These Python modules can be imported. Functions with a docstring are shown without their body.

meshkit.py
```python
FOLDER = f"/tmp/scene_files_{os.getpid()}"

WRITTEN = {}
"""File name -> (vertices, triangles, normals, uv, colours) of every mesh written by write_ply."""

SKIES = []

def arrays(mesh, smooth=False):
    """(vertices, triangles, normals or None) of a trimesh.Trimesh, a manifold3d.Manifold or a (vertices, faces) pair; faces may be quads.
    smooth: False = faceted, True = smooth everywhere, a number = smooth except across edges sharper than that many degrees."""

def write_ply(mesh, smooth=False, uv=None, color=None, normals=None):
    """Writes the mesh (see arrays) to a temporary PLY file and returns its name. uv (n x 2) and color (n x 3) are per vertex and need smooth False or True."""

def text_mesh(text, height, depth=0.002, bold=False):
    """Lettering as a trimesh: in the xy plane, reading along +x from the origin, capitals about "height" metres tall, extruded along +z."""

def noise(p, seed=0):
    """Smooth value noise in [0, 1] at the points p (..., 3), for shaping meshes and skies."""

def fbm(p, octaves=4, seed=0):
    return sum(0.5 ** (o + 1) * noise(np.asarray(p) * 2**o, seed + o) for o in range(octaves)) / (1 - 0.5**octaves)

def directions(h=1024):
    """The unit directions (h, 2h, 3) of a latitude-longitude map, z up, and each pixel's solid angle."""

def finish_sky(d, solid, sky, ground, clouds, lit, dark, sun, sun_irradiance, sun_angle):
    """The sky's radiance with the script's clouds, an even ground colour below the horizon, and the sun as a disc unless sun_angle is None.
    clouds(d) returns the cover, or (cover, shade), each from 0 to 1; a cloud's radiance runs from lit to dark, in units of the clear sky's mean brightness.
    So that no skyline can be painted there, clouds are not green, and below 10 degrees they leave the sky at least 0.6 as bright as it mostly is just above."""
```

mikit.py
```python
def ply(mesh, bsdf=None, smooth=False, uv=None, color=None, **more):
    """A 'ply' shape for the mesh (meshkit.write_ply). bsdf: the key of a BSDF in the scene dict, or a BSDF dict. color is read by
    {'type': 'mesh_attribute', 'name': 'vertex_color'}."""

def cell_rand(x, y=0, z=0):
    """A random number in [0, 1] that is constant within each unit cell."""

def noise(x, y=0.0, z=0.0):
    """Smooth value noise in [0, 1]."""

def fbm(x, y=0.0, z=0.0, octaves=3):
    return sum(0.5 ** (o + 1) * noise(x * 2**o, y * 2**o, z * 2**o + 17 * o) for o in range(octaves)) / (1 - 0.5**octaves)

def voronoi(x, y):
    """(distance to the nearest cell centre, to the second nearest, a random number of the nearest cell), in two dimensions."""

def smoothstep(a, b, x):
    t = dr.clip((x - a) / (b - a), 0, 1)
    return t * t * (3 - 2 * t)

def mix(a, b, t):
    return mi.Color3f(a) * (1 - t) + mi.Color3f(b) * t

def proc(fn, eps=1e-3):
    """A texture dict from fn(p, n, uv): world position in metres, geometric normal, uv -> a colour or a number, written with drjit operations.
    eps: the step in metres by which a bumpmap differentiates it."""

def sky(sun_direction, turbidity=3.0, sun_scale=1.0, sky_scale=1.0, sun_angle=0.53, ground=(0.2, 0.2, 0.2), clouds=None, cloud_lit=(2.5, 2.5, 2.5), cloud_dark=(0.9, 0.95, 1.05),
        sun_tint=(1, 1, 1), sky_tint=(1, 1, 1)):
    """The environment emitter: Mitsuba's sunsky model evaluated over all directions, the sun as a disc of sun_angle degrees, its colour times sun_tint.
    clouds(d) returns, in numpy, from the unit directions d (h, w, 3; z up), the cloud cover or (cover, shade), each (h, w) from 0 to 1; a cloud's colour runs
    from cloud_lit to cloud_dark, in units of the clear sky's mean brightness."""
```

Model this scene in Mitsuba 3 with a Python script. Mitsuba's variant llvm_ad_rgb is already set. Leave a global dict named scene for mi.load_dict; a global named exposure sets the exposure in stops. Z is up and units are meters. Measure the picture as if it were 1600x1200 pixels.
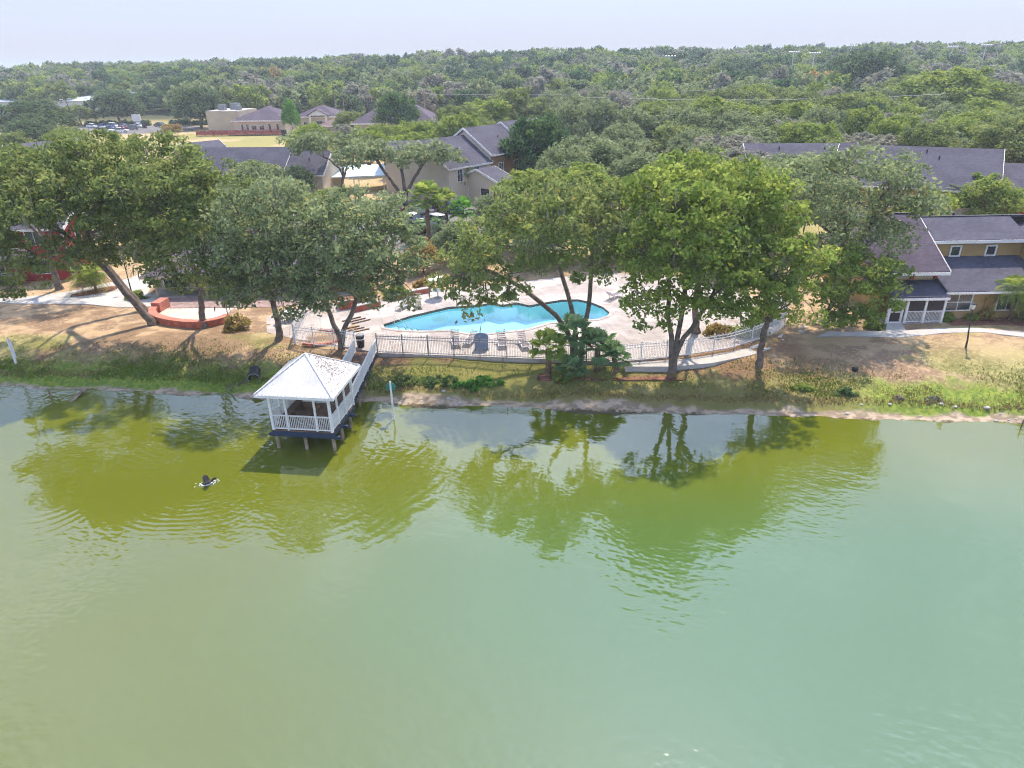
import math
import numpy as np
import drjit as dr
import mitsuba as mi
import trimesh
import mikit
import meshkit
from mikit import noise, fbm, smoothstep, mix, cell_rand

T = mi.ScalarTransform4f
scene, labels = {}, {}

# ------------------------------------------------------------------ camera, sky, exposure
PITCH, ROLL, CAM_H = math.atan2(508.0, 1081.0), math.radians(1.0), 20.5
_fw = np.array([0, math.cos(PITCH), -math.sin(PITCH)])
_up = np.array([math.sin(ROLL), math.sin(PITCH) * math.cos(ROLL), math.cos(PITCH) * math.cos(ROLL)])
scene['camera'] = {'type': 'perspective', 'fov': math.degrees(2 * math.atan(800 / 1081.0)), 'fov_axis': 'x',
                   'near_clip': 0.5, 'far_clip': 6000.0,
                   'to_world': T().look_at(origin=[0, 0, CAM_H], target=[float(_fw[0]), float(_fw[1]), CAM_H + float(_fw[2])], up=_up.tolist()),
                   'medium': {'type': 'ref', 'id': 'haze_air'}}
SUN_EL, SUN_AZ = math.radians(59.5), math.radians(20.0)
SUN = [math.cos(SUN_EL) * math.sin(SUN_AZ), math.cos(SUN_EL) * math.cos(SUN_AZ), math.sin(SUN_EL)]


def sky_clouds(d):
    """Milky summer haze: pale at the horizon, soft broken cloud above, brighter round the sun."""
    el = np.degrees(np.arcsin(np.clip(d[..., 2], -1, 1)))
    p = d / np.maximum(d[..., 2:3], 0.12)
    n = meshkit.fbm(np.stack([p[..., 0] * 1.5 + 3.1, p[..., 1] * 1.5 + 7.7, p[..., 0] * 0 + 1.5], -1), 5, seed=4)
    c = np.clip((n - 0.40) / 0.26, 0, 1)
    c = c * c * (3 - 2 * c)
    ang = np.degrees(np.arccos(np.clip(d @ (np.array(SUN) / np.linalg.norm(SUN)), -1, 1)))
    veil = np.exp(-np.maximum(el, 0) / 8.0)
    cover = np.clip(0.34 + 0.4 * c * np.clip((el - 6) / 16, 0, 1) + 0.6 * veil, 0, 0.97)
    up = np.clip((el - 5) / 25, 0, 1)
    return cover, 1 - up * (0.13 + 0.87 * np.exp(-np.maximum(ang - 6, 0) / 26.0))


scene['sky'] = mikit.sky(SUN, turbidity=3.0, sun_angle=1.2, clouds=sky_clouds, cloud_lit=(4.2, 5.1, 7.2), cloud_dark=(1.08, 1.03, 1.16), sky_scale=1.45, sky_tint=(0.94, 1.0, 1.16))
exposure = 2.15
HAZE_DENSITY = 0.0004
scene['haze_air'] = {'type': 'homogeneous', 'albedo': {'type': 'rgb', 'value': [0.74, 0.87, 1.0]}, 'sigma_t': HAZE_DENSITY}


# ------------------------------------------------------------------ helpers
class MB:
    """Collects pieces into one mesh."""

    def __init__(self):
        self.v, self.f, self.n = [], [], 0

    def add(self, v, f):
        v, f = np.asarray(v, float), np.asarray(f, int)
        if f.shape[1] == 4:
            f = np.vstack([f[:, [0, 1, 2]], f[:, [0, 2, 3]]])
        self.v.append(v)
        self.f.append(f + self.n)
        self.n += len(v)
        return self

    def box(self, c, s, rz=0.0, rx=0.0):
        x = np.array([[i, j, k] for i in (-.5, .5) for j in (-.5, .5) for k in (-.5, .5)]) * np.asarray(s, float)
        if rx:
            x = x @ rot_x(rx).T
        if rz:
            x = x @ rot_z(rz).T
        return self.add(x + np.asarray(c, float), BOXF)

    def beam(self, a, b, w, h):
        """A rectangular bar from a to b, w across and h upright."""
        a, b = np.asarray(a, float), np.asarray(b, float)
        d = b - a
        d = d / np.linalg.norm(d)
        s = np.cross(d, [0, 0, 1.0]) if abs(d[2]) < 0.98 else np.array([1.0, 0, 0])
        s /= np.linalg.norm(s)
        u = np.cross(s, d)
        v = [p + s * w * i + u * h * k for p in (a, b) for i in (-.5, .5) for k in (-.5, .5)]
        return self.add(v, BOXF)

    def tube(self, pts, r, n=6, cap=True):
        pts = np.asarray(pts, float)
        r = np.broadcast_to(np.asarray(r, float), (len(pts),))
        d = np.gradient(pts, axis=0)
        d /= np.linalg.norm(d, axis=1, keepdims=True) + 1e-9
        ref = np.where(np.abs(d[:, 2:3]) < 0.9, [[0, 0, 1.0]], [[1.0, 0, 0]])
        if np.abs(d[:, 2]).max() > 0.9 and np.abs(d[:, 2]).min() < 0.9:
            ref = np.tile([[0.31, 0.93, 0.2]], (len(pts), 1))
        s = np.cross(d, ref)
        s /= np.linalg.norm(s, axis=1, keepdims=True) + 1e-9
        u = np.cross(s, d)
        a = np.arange(n) * 2 * np.pi / n
        v = (pts[:, None] + r[:, None, None] * (np.cos(a)[None, :, None] * s[:, None] + np.sin(a)[None, :, None] * u[:, None])).reshape(-1, 3)
        i = np.arange(n)
        f = []
        for k in range(len(pts) - 1):
            f.append(np.stack([k * n + i, k * n + (i + 1) % n, (k + 1) * n + (i + 1) % n, (k + 1) * n + i], 1))
        f = np.vstack(f)
        f = np.vstack([f[:, [0, 1, 2]], f[:, [0, 2, 3]]])
        if cap:
            m = len(v)
            v = np.vstack([v, pts[-1:], pts[:1]])
            f = np.vstack([f, np.stack([(len(pts) - 1) * n + i, (len(pts) - 1) * n + (i + 1) % n, i * 0 + m], 1), np.stack([(i + 1) % n, i, i * 0 + m + 1], 1)])
        return self.add(v, f)

    def hull(self, pts):
        h = trimesh.convex.convex_hull(np.asarray(pts, float))
        return self.add(h.vertices, h.faces)

    def prism(self, poly, z0, z1):
        """A polygon (n x 2) pulled up from z0 to z1 (numbers)."""
        from shapely import Polygon
        m = trimesh.creation.extrude_polygon(Polygon(poly), z1 - z0, engine='earcut')
        return self.add(np.asarray(m.vertices) + [0, 0, z0], m.faces)

    def moved(self, loc=(0, 0, 0), rz=0.0):
        return (np.vstack(self.v) @ rot_z(rz).T + np.asarray(loc, float), np.vstack(self.f))

    def get(self):
        return (np.vstack(self.v), np.vstack(self.f))


def rot_z(a):
    c, s = math.cos(a), math.sin(a)
    return np.array([[c, -s, 0], [s, c, 0], [0, 0, 1.0]])


def rot_x(a):
    c, s = math.cos(a), math.sin(a)
    return np.array([[1.0, 0, 0], [0, c, -s], [0, s, c]])


BOXF = np.array([[0, 1, 3], [0, 3, 2], [4, 6, 7], [4, 7, 5], [0, 4, 5], [0, 5, 1], [2, 3, 7], [2, 7, 6], [0, 2, 6], [0, 6, 4], [1, 5, 7], [1, 7, 3]])
COUNT = {}


def numbered(name):
    k = COUNT.get(name, 0)
    COUNT[name] = k + 1
    return name if k == 0 else f'{name}_{k:03d}'


def thing(name, label, cat, group=None, kind=None):
    key = numbered(name)
    labels[key] = {'label': label, 'category': cat}
    if group:
        labels[key]['group'] = group
    if kind:
        labels[key]['kind'] = kind
    return key


def part(parent, name, mesh, bsdf, smooth=False, label=None, stuff=False, **kw):
    key = numbered(parent + '__' + name)
    scene[key] = mesh if isinstance(mesh, dict) else mikit.ply(mesh.get() if isinstance(mesh, MB) else mesh, bsdf, smooth=smooth, **kw)
    if label or stuff:
        labels[key] = {}
        if label:
            labels[key]['label'] = label
        if stuff:
            labels[key]['kind'] = 'stuff'
    return key


def single(name, mesh, bsdf, label, cat, group=None, kind=None, **kw):
    key = thing(name, label, cat, group, kind)
    scene[key] = mikit.ply(mesh.get() if isinstance(mesh, MB) else mesh, bsdf, **kw)
    return key


def struct(name, mesh, bsdf, label, **kw):
    key = numbered(name)
    scene[key] = mikit.ply(mesh.get() if isinstance(mesh, MB) else mesh, bsdf, **kw)
    labels[key] = {'label': label, 'category': name.replace('_', ' '), 'kind': 'structure'}
    return key


# ------------------------------------------------------------------ materials
def mat(name, rgb, rough=0.8, spec=0.3, metallic=0.0, two=True):
    b = {'type': 'principled', 'base_color': rgb if isinstance(rgb, dict) else {'type': 'rgb', 'value': list(rgb)}, 'roughness': rough, 'specular': spec, 'metallic': metallic}
    scene[name] = {'type': 'twosided', 'b': b} if two else b
    return name


def bumped(name, height, scale=1.0):
    """Wraps the material in a bump."""
    inner = scene[name]['b']
    scene[name] = {'type': 'twosided', 'b': {'type': 'bumpmap', 'arbitrary': height, 'scale': scale, 'bsdf': inner}}


def mottled(rgb, amount=0.2, scale=1.5, tint=None):
    tint = tint or [c * (1 - amount) for c in rgb]

    def fn(p, n, uv):
        return mix(rgb, tint, smoothstep(0.3, 0.7, fbm(p.x * scale, p.y * scale, p.z * scale, 3)))
    return mikit.proc(fn)


SHX = np.array([-80, -36.2, -26.7, -17.3, -8.5, 0, 8.1, 16, 23.6, 30.9, 80])
SHY = np.array([48.2, 44.5, 43.5, 42.1, 40.8, 39.65, 38.9, 38.2, 37.5, 36.5, 30.5])


def shore_s(x, y):
    return np.asarray(y, float) - np.interp(x, SHX, SHY)


def ground_z(x, y):
    x, y = np.asarray(x, float), np.asarray(y, float)
    wob = (meshkit.noise(np.stack([x * 0.45, y * 0 + 2.0, y * 0], -1), 3) - 0.5) * 0.9 + (meshkit.noise(np.stack([x * 1.7, y * 0 + 5.0, y * 0], -1), 5) - 0.5) * 0.35
    s = shore_s(x, y) + wob
    z = np.interp(s - 0.12, [-40, -6, 0, 0.7, 0.95, 1.5, 3.6, 5.8, 7.5], [-1.2, -1.0, 0.0, 0.12, 0.34, 0.55, 1.02, 1.42, 1.5])
    near = np.clip((s - 0.6) / 1.0, 0, 1) * np.clip((26 - s) / 6, 0, 1)
    z = z + near * (meshkit.fbm(np.stack([x * 1.1, y * 1.1, y * 0], -1), 3, 9) - 0.5) * 0.12
    t = np.clip((y - 250) / 330, 0, 1)
    t = t * t * (3 - 2 * t)
    ridge = 10.5 + 3.0 * np.exp(-(x / 120.0) ** 2) + 3.0 * (meshkit.noise(np.stack([x / 130.0, y / 400.0, y * 0 + 1], -1), 8) - 0.5) + 2.0 * np.clip(x / 250, -1, 1)
    side = np.clip((-x - 330) / 200, 0, 1) * 3
    return z + t * (ridge - side)


def gz(x, y):
    return float(ground_z(np.array([x]), np.array([y]))[0])


def f_ground(p, n, uv):
    s = p.y - (39.75 - 0.112 * p.x + 0.00025 * p.x * p.x)
    big = fbm(p.x * 0.16 + 4, p.y * 0.22, 0.0, 3)
    mid = fbm(p.x * 0.8, p.y * 0.9, 3.0, 3)
    fine = fbm(p.x * 6.0, p.y * 6.0, 1.0, 2)
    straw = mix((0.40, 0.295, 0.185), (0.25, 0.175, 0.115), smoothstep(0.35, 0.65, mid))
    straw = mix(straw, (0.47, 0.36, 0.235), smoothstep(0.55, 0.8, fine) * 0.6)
    dapple_green_noise = fbm(p.x * 0.33 + 2, p.y * 0.55, 7.0, 4)
    straw = mix(straw, (0.20, 0.135, 0.085), smoothstep(0.5, 0.66, dapple_green_noise) * 0.75 * smoothstep(-4, -12, p.x))  # dappled tree shade painted into the left lawn as litter-brown patches
    straw = mix(straw, (0.33, 0.30, 0.10), smoothstep(0.52, 0.68, dapple_green_noise) * 0.5 * smoothstep(20, 26, p.x))
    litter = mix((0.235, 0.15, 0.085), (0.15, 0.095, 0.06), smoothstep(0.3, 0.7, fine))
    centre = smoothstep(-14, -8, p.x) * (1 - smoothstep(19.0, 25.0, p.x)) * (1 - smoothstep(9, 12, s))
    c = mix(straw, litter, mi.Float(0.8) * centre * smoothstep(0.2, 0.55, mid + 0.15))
    green = mix((0.11, 0.20, 0.025), (0.21, 0.28, 0.04), smoothstep(0.3, 0.7, fine))
    patch = smoothstep(0.52, 0.62, big) * 0.6 * smoothstep(12, 4, s)
    lush = smoothstep(5.0, 2.6, s + (mid - 0.5) * 3.0) * mix(mi.Float(1), mi.Float(0.45), centre).x
    c = mix(c, green, dr.clip(dr.maximum(patch * 0.8, lush * 0.9), 0, 1))
    sand = mix((0.45, 0.37, 0.275), (0.27, 0.215, 0.155), smoothstep(0.35, 0.65, fbm(p.x * 2.5, p.y * 4, 0.0, 3)))
    c = mix(c, sand, smoothstep(1.1, 0.7, s + (mid - 0.5) * 0.9))
    c = mix(c, (0.10, 0.085, 0.05), smoothstep(0.35, 0.0, s + (fine - 0.5) * 0.5))
    far = smoothstep(62, 80, p.y)
    lawn = mix((0.40, 0.31, 0.18), (0.27, 0.25, 0.10), smoothstep(0.4, 0.62, fbm(p.x * 0.06, p.y * 0.06, 2.0, 3)))
    c = mix(c, lawn, far)
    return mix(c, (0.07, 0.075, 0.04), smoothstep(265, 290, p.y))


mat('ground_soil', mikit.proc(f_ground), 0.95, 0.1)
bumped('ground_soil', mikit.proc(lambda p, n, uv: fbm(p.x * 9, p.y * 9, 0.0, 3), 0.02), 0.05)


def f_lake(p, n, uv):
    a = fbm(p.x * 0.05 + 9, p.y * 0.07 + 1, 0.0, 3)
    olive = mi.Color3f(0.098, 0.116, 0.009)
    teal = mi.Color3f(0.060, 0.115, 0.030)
    t = smoothstep(-16, 12, p.x + (a - 0.5) * 22) * smoothstep(36, 24, p.y)  # sky reflection tint put into the water colour, teal towards the right
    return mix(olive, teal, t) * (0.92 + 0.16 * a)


def rings(p, x, y, wl, r0, r1):
    r = dr.sqrt(dr.square(p.x - x) + dr.square(p.y - y))
    r += 0.9 * (noise(p.x * 0.45 + x, p.y * 0.45, 3.0) - 0.5) * smoothstep(1.0, 5.0, r)
    return dr.sin(r * (2 * math.pi / wl)) * smoothstep(r0 * 0.3, r0, r) * smoothstep(r1, r0, r)


def f_ripple(p, n, uv):
    h = 0.0022 * rings(p, -16.6, 31.5, 0.42, 1.0, 7.5)
    h += 0.0045 * rings(p, -11.6, 35.0, 0.62, 4.0, 12.5) * smoothstep(0.38, 0.6, fbm(p.x * 0.3, p.y * 0.3, 5.0, 2))
    h += 0.004 * rings(p, -24.5, 30.5, 0.55, 2.5, 12.0) * smoothstep(0.4, 0.62, fbm(p.x * 0.25 + 3, p.y * 0.25, 5.0, 2))
    h += 0.0012 * rings(p, -7.6, 38.6, 0.35, 0.4, 4.0)
    wind = smoothstep(0.36, 0.66, fbm(p.x * 0.11 + 6.3, p.y * 0.13, 2.0, 3))
    q = p.x * 0.35 + p.y
    h += (0.005 + 0.014 * wind) * (noise(p.x * 1.5 + 0.5 * p.y, q * 2.6, 0.0) - 0.5) * 0.55
    h += (0.002 + 0.009 * wind) * (noise(p.x * 4.2 - p.y, q * 6.5, 4.0) - 0.5)
    h += 0.022 * (fbm(p.x * 0.28, p.y * 0.4, 8.0, 2) - 0.5)
    return h


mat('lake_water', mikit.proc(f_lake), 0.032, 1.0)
del scene['lake_water']['b']['specular']
scene['lake_water']['b']['eta'] = 2.15
bumped('lake_water', mikit.proc(f_ripple, 0.03), 1.0)

mat('white_paint', mottled((0.78, 0.78, 0.76), 0.1, 1.2), 0.5, 0.4)
mat('white_metal', mottled((0.67, 0.67, 0.655), 0.14, 0.9), 0.38, 0.5)
mat('grey_metal', (0.22, 0.23, 0.25), 0.45, 0.5)
mat('pale_fence', (0.66, 0.67, 0.69), 0.5, 0.4)
mat('dark_metal', (0.035, 0.035, 0.04), 0.45, 0.5)
mat('navy_paint', (0.03, 0.045, 0.085), 0.6, 0.3)
mat('deck_timber', mottled((0.20, 0.125, 0.09), 0.35, 2.0), 0.8, 0.2)
mat('old_timber', mottled((0.33, 0.26, 0.18), 0.45, 2.5), 0.85, 0.2)
mat('concrete', mottled((0.46, 0.45, 0.435), 0.16, 0.9), 0.9, 0.2)
def f_paving(p, n, uv):
    a, b = p.x * 0.96 + p.y * 0.28, p.y * 0.96 - p.x * 0.28
    ja, jb = dr.abs(a / 2.4 - dr.round(a / 2.4)) * 2.4, dr.abs(b / 2.4 - dr.round(b / 2.4)) * 2.4
    tile = cell_rand(dr.round(a / 2.4), dr.round(b / 2.4))
    st = fbm(p.x * 0.55, p.y * 0.55, 1.0, 4)
    c = mix((0.44, 0.41, 0.395), (0.345, 0.315, 0.30), smoothstep(0.42, 0.68, st)) * (0.93 + 0.12 * tile)
    c = mix(c, (0.30, 0.22, 0.17), smoothstep(0.66, 0.78, fbm(p.x * 2.2, p.y * 2.2, 4.0, 3)) * 0.5)
    return c * (1 - 0.3 * smoothstep(0.035, 0.012, dr.minimum(ja, jb)))


mat('pool_paving', mikit.proc(f_paving), 0.85, 0.2)
mat('pavers', mottled((0.33, 0.245, 0.235), 0.3, 3.0), 0.85, 0.2)
mat('pale_pavers', mottled((0.58, 0.52, 0.46), 0.2, 2.0), 0.85, 0.2)
mat('red_brick', mottled((0.46, 0.14, 0.09), 0.3, 3.5), 0.85, 0.2)
mat('brown_tile', (0.14, 0.07, 0.055), 0.4, 0.5)
mat('pool_plaster', mottled((0.50, 0.72, 0.76), 0.06, 0.6), 0.7, 0.2)
mat('mulch', mottled((0.25, 0.13, 0.09), 0.5, 5.0), 0.95, 0.1)
mat('asphalt', mottled((0.17, 0.165, 0.17), 0.3, 0.5), 0.9, 0.2)
mat('bark', mottled((0.215, 0.175, 0.15), 0.4, 3.5), 0.95, 0.1)
mat('palm_bark', mottled((0.22, 0.15, 0.105), 0.4, 5.0), 0.95, 0.1)
mat('tyre', (0.02, 0.02, 0.02), 0.8, 0.2)
mat('dark_glass', (0.018, 0.028, 0.045), 0.08, 0.9)
mat('screen_mesh', (0.045, 0.035, 0.04), 0.6, 0.3)
mat('steel', (0.6, 0.6, 0.62), 0.3, 0.5, 0.8)
mat('sling_fabric', (0.25, 0.22, 0.24), 0.8, 0.2)
mat('panel_blue', (0.20, 0.26, 0.40), 0.6, 0.3)
mat('sign_green', (0.02, 0.22, 0.17), 0.5, 0.4)
mat('rubber_black', (0.02, 0.02, 0.025), 0.5, 0.4)
mat('feather_black', (0.015, 0.014, 0.016), 0.5, 0.4)
mat('foam', (0.85, 0.86, 0.88), 0.6, 0.3)
mat('maroon', (0.17, 0.03, 0.05), 0.6, 0.3)
mat('red_wood', mottled((0.33, 0.10, 0.09), 0.25, 1.0), 0.75, 0.2)
scene['pool_surface'] = {'type': 'thindielectric', 'int_ior': 1.33, 'specular_transmittance': {'type': 'rgb', 'value': [0.66, 0.95, 0.99]}}


def shingle(base, alt):
    def fn(p, n, uv):
        row = dr.floor(p.z / 0.075)
        a = cell_rand(dr.floor(p.x / 0.32 + 0.5 * row), dr.floor(p.y / 0.32), row)
        b = fbm(p.x * 0.5, p.y * 0.5, p.z, 3)
        return mix(base, alt, 0.55 * a + 0.45 * smoothstep(0.3, 0.7, b))
    return mikit.proc(fn)


mat('slate_shingle', shingle((0.105, 0.106, 0.142), (0.062, 0.062, 0.088)), 0.9, 0.2)
mat('brown_shingle', shingle((0.23, 0.165, 0.17), (0.13, 0.09, 0.095)), 0.9, 0.2)
mat('plum_shingle', shingle((0.12, 0.10, 0.135), (0.07, 0.06, 0.085)), 0.9, 0.2)
mat('blue_metal_roof', mottled((0.55, 0.66, 0.72), 0.1, 0.3), 0.45, 0.4)
mat('tan_siding', mottled((0.42, 0.285, 0.13), 0.14, 0.8), 0.75, 0.2)
mat('cream_wall', mottled((0.62, 0.545, 0.43), 0.1, 0.4), 0.85, 0.2)
mat('beige_wall', mottled((0.54, 0.46, 0.35), 0.1, 0.4), 0.85, 0.2)
mat('brown_boards', mottled((0.27, 0.175, 0.10), 0.2, 0.8), 0.85, 0.2)
mat('orange_wall', mottled((0.33, 0.17, 0.06), 0.25, 0.8), 0.85, 0.2)
mat('red_wall', mottled((0.38, 0.05, 0.05), 0.12, 0.5), 0.8, 0.2)
mat('grey_wall', mottled((0.17, 0.17, 0.20), 0.2, 0.4), 0.85, 0.2)
for nm, c in dict(white=(0.75, 0.76, 0.78), silver=(0.42, 0.43, 0.45), black=(0.02, 0.02, 0.024), blue=(0.03, 0.07, 0.22), red=(0.38, 0.03, 0.03), grey=(0.14, 0.145, 0.155), maroon=(0.16, 0.03, 0.04)).items():
    scene['car_' + nm] = {'type': 'principled', 'base_color': {'type': 'rgb', 'value': list(c)}, 'roughness': 0.3, 'specular': 0.5, 'clearcoat': 0.8, 'clearcoat_gloss': 0.9}


def leafmat(name, trans=0.75):
    scene[name] = {'type': 'principledthin', 'base_color': {'type': 'mesh_attribute', 'name': 'vertex_color'}, 'roughness': 0.65, 'diff_trans': trans, 'spec_trans': 0.0, 'eta': 1.35}
    return name


leafmat('leaf', 1.0)
leafmat('leaf_far', 0.85)
leafmat('grass_blade', 0.6)
mat('moss', mottled((0.30, 0.29, 0.22), 0.25, 2.0), 0.95, 0.1)

# ------------------------------------------------------------------ ground and water
def grid_mesh(xs, ys, zfun):
    X, Y = np.meshgrid(xs, ys)
    v = np.stack([X.ravel(), Y.ravel(), zfun(X.ravel(), Y.ravel())], 1)
    nx, ny = len(xs), len(ys)
    i = (np.arange(ny - 1)[:, None] * nx + np.arange(nx - 1)[None]).ravel()
    return v, np.stack([i, i + 1, i + nx + 1, i + nx], 1)


POOL = [(-10.15, 51.9), (-8.2, 53.85), (-5.3, 55.9), (-3.8, 56.1), (-2.25, 56.5), (-1.7, 56.95), (-0.7, 56.2), (0.55, 56.75), (1.6, 55.95), (2.7, 56.55),
        (4.4, 57.3), (5.85, 57.35), (6.9, 56.5), (7.75, 55.2), (8.1, 53.8), (7.85, 53.1), (6.9, 52.3), (4.5, 52.1), (3.0, 51.7), (1.2, 50.3), (-1.8, 49.55), (-3.2, 49.65),
        (-4.8, 50.4), (-7.0, 50.35), (-8.7, 50.6), (-9.9, 51.2)]
xs = np.concatenate([np.linspace(-2600, -200, 14), np.linspace(-180, -62, 30), np.arange(-60, 60.1, 0.5), np.linspace(62, 180, 30), np.linspace(200, 2600, 14)])
ys = np.concatenate([np.linspace(-400, 20, 8), np.arange(26, 56.01, 0.3), np.linspace(57, 100, 40), np.linspace(105, 640, 90), np.linspace(680, 4200, 16)])


def zg(x, y):
    from shapely import Polygon, contains_xy
    z = ground_z(x, y)
    inside = contains_xy(Polygon([(-11.6, 47.6), (-9.5, 46.6), (0, 45.3), (7, 44.2), (10.7, 44.8), (15.4, 46.3), (20.9, 50.4), (20.3, 58.0), (9, 65.0), (-6.5, 59.5), (-12, 57.2)]), x, y)
    return np.where(inside, -0.6, z)      # the ground is dug out under the pool terrace


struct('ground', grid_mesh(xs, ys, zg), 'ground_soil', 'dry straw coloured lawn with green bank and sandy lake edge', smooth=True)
lake_xy = [(-400, -300), (400, -300), (400, 4)] + [(float(x), float(y) + 1.2) for x, y in zip(SHX[::-1], SHY[::-1])] + [(-400, 84)]
mb = MB()
from shapely import Polygon as _P
_tri = trimesh.creation.triangulate_polygon(_P(lake_xy), engine='earcut')
mb.add(np.c_[_tri[0], np.zeros(len(_tri[0]))], _tri[1])
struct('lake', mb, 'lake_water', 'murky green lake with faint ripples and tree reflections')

DECK_Z = 1.52
DECK = [(-16.0, 48.9), (-14.4, 48.5), (-11.4, 47.0), (-9.55, 46.05), (0, 44.75), (7, 43.65), (10.7, 44.3), (15.5, 45.75), (19.2, 48.0), (21.2, 50.2), (21.6, 53), (20.9, 57.5),
        (16, 63.5), (10, 65.5), (5, 64.3), (0, 62.6), (-7.8, 60.2), (-12.5, 57.6), (-17.2, 57.3), (-20.2, 54.2), (-19.0, 50.6)]
from shapely import Polygon, LineString
deck_poly = Polygon(DECK).difference(Polygon(POOL).buffer(0.02))
m = trimesh.creation.extrude_polygon(deck_poly, 0.55, engine='earcut')
struct('pool_terrace', (np.asarray(m.vertices) + [0, 0, DECK_Z - 0.55], m.faces), 'pool_paving', 'pale pinkish concrete pool terrace around the swimming pool')


def band(line, w):
    """Outline of a path of width w along the line."""
    return LineString(line).buffer(w / 2, cap_style='flat')


def slab(name, poly, z0, z1, bsdf, label, holes=()):
    p = poly if hasattr(poly, 'exterior') else Polygon(poly)
    for h in holes:
        p = p.difference(Polygon(h))
    mb = MB()
    for g in getattr(p, 'geoms', [p]):
        m = trimesh.creation.extrude_polygon(g, z1 - z0, engine='earcut')
        mb.add(np.asarray(m.vertices) + [0, 0, z0], m.faces)
    return struct(name, mb, bsdf, label)


# ------------------------------------------------------------------ trees
def kmeans(x, k, rng, it=8):
    k = min(k, len(x))
    c = x[rng.choice(len(x), k, replace=False)]
    for _ in range(it):
        a = ((x[:, None] - c[None]) ** 2).sum(-1).argmin(1)
        c = np.array([x[a == j].mean(0) if (a == j).any() else c[j] for j in range(k)])
    return a, c


def bez(a, b, c, n, rng, wig):
    t = np.linspace(0, 1, n)[:, None]
    p = (1 - t) ** 2 * a + 2 * t * (1 - t) * b + t * t * c
    w = rng.normal(0, wig, (n, 3))
    w[0] = w[-1] = 0
    return p + w


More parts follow.
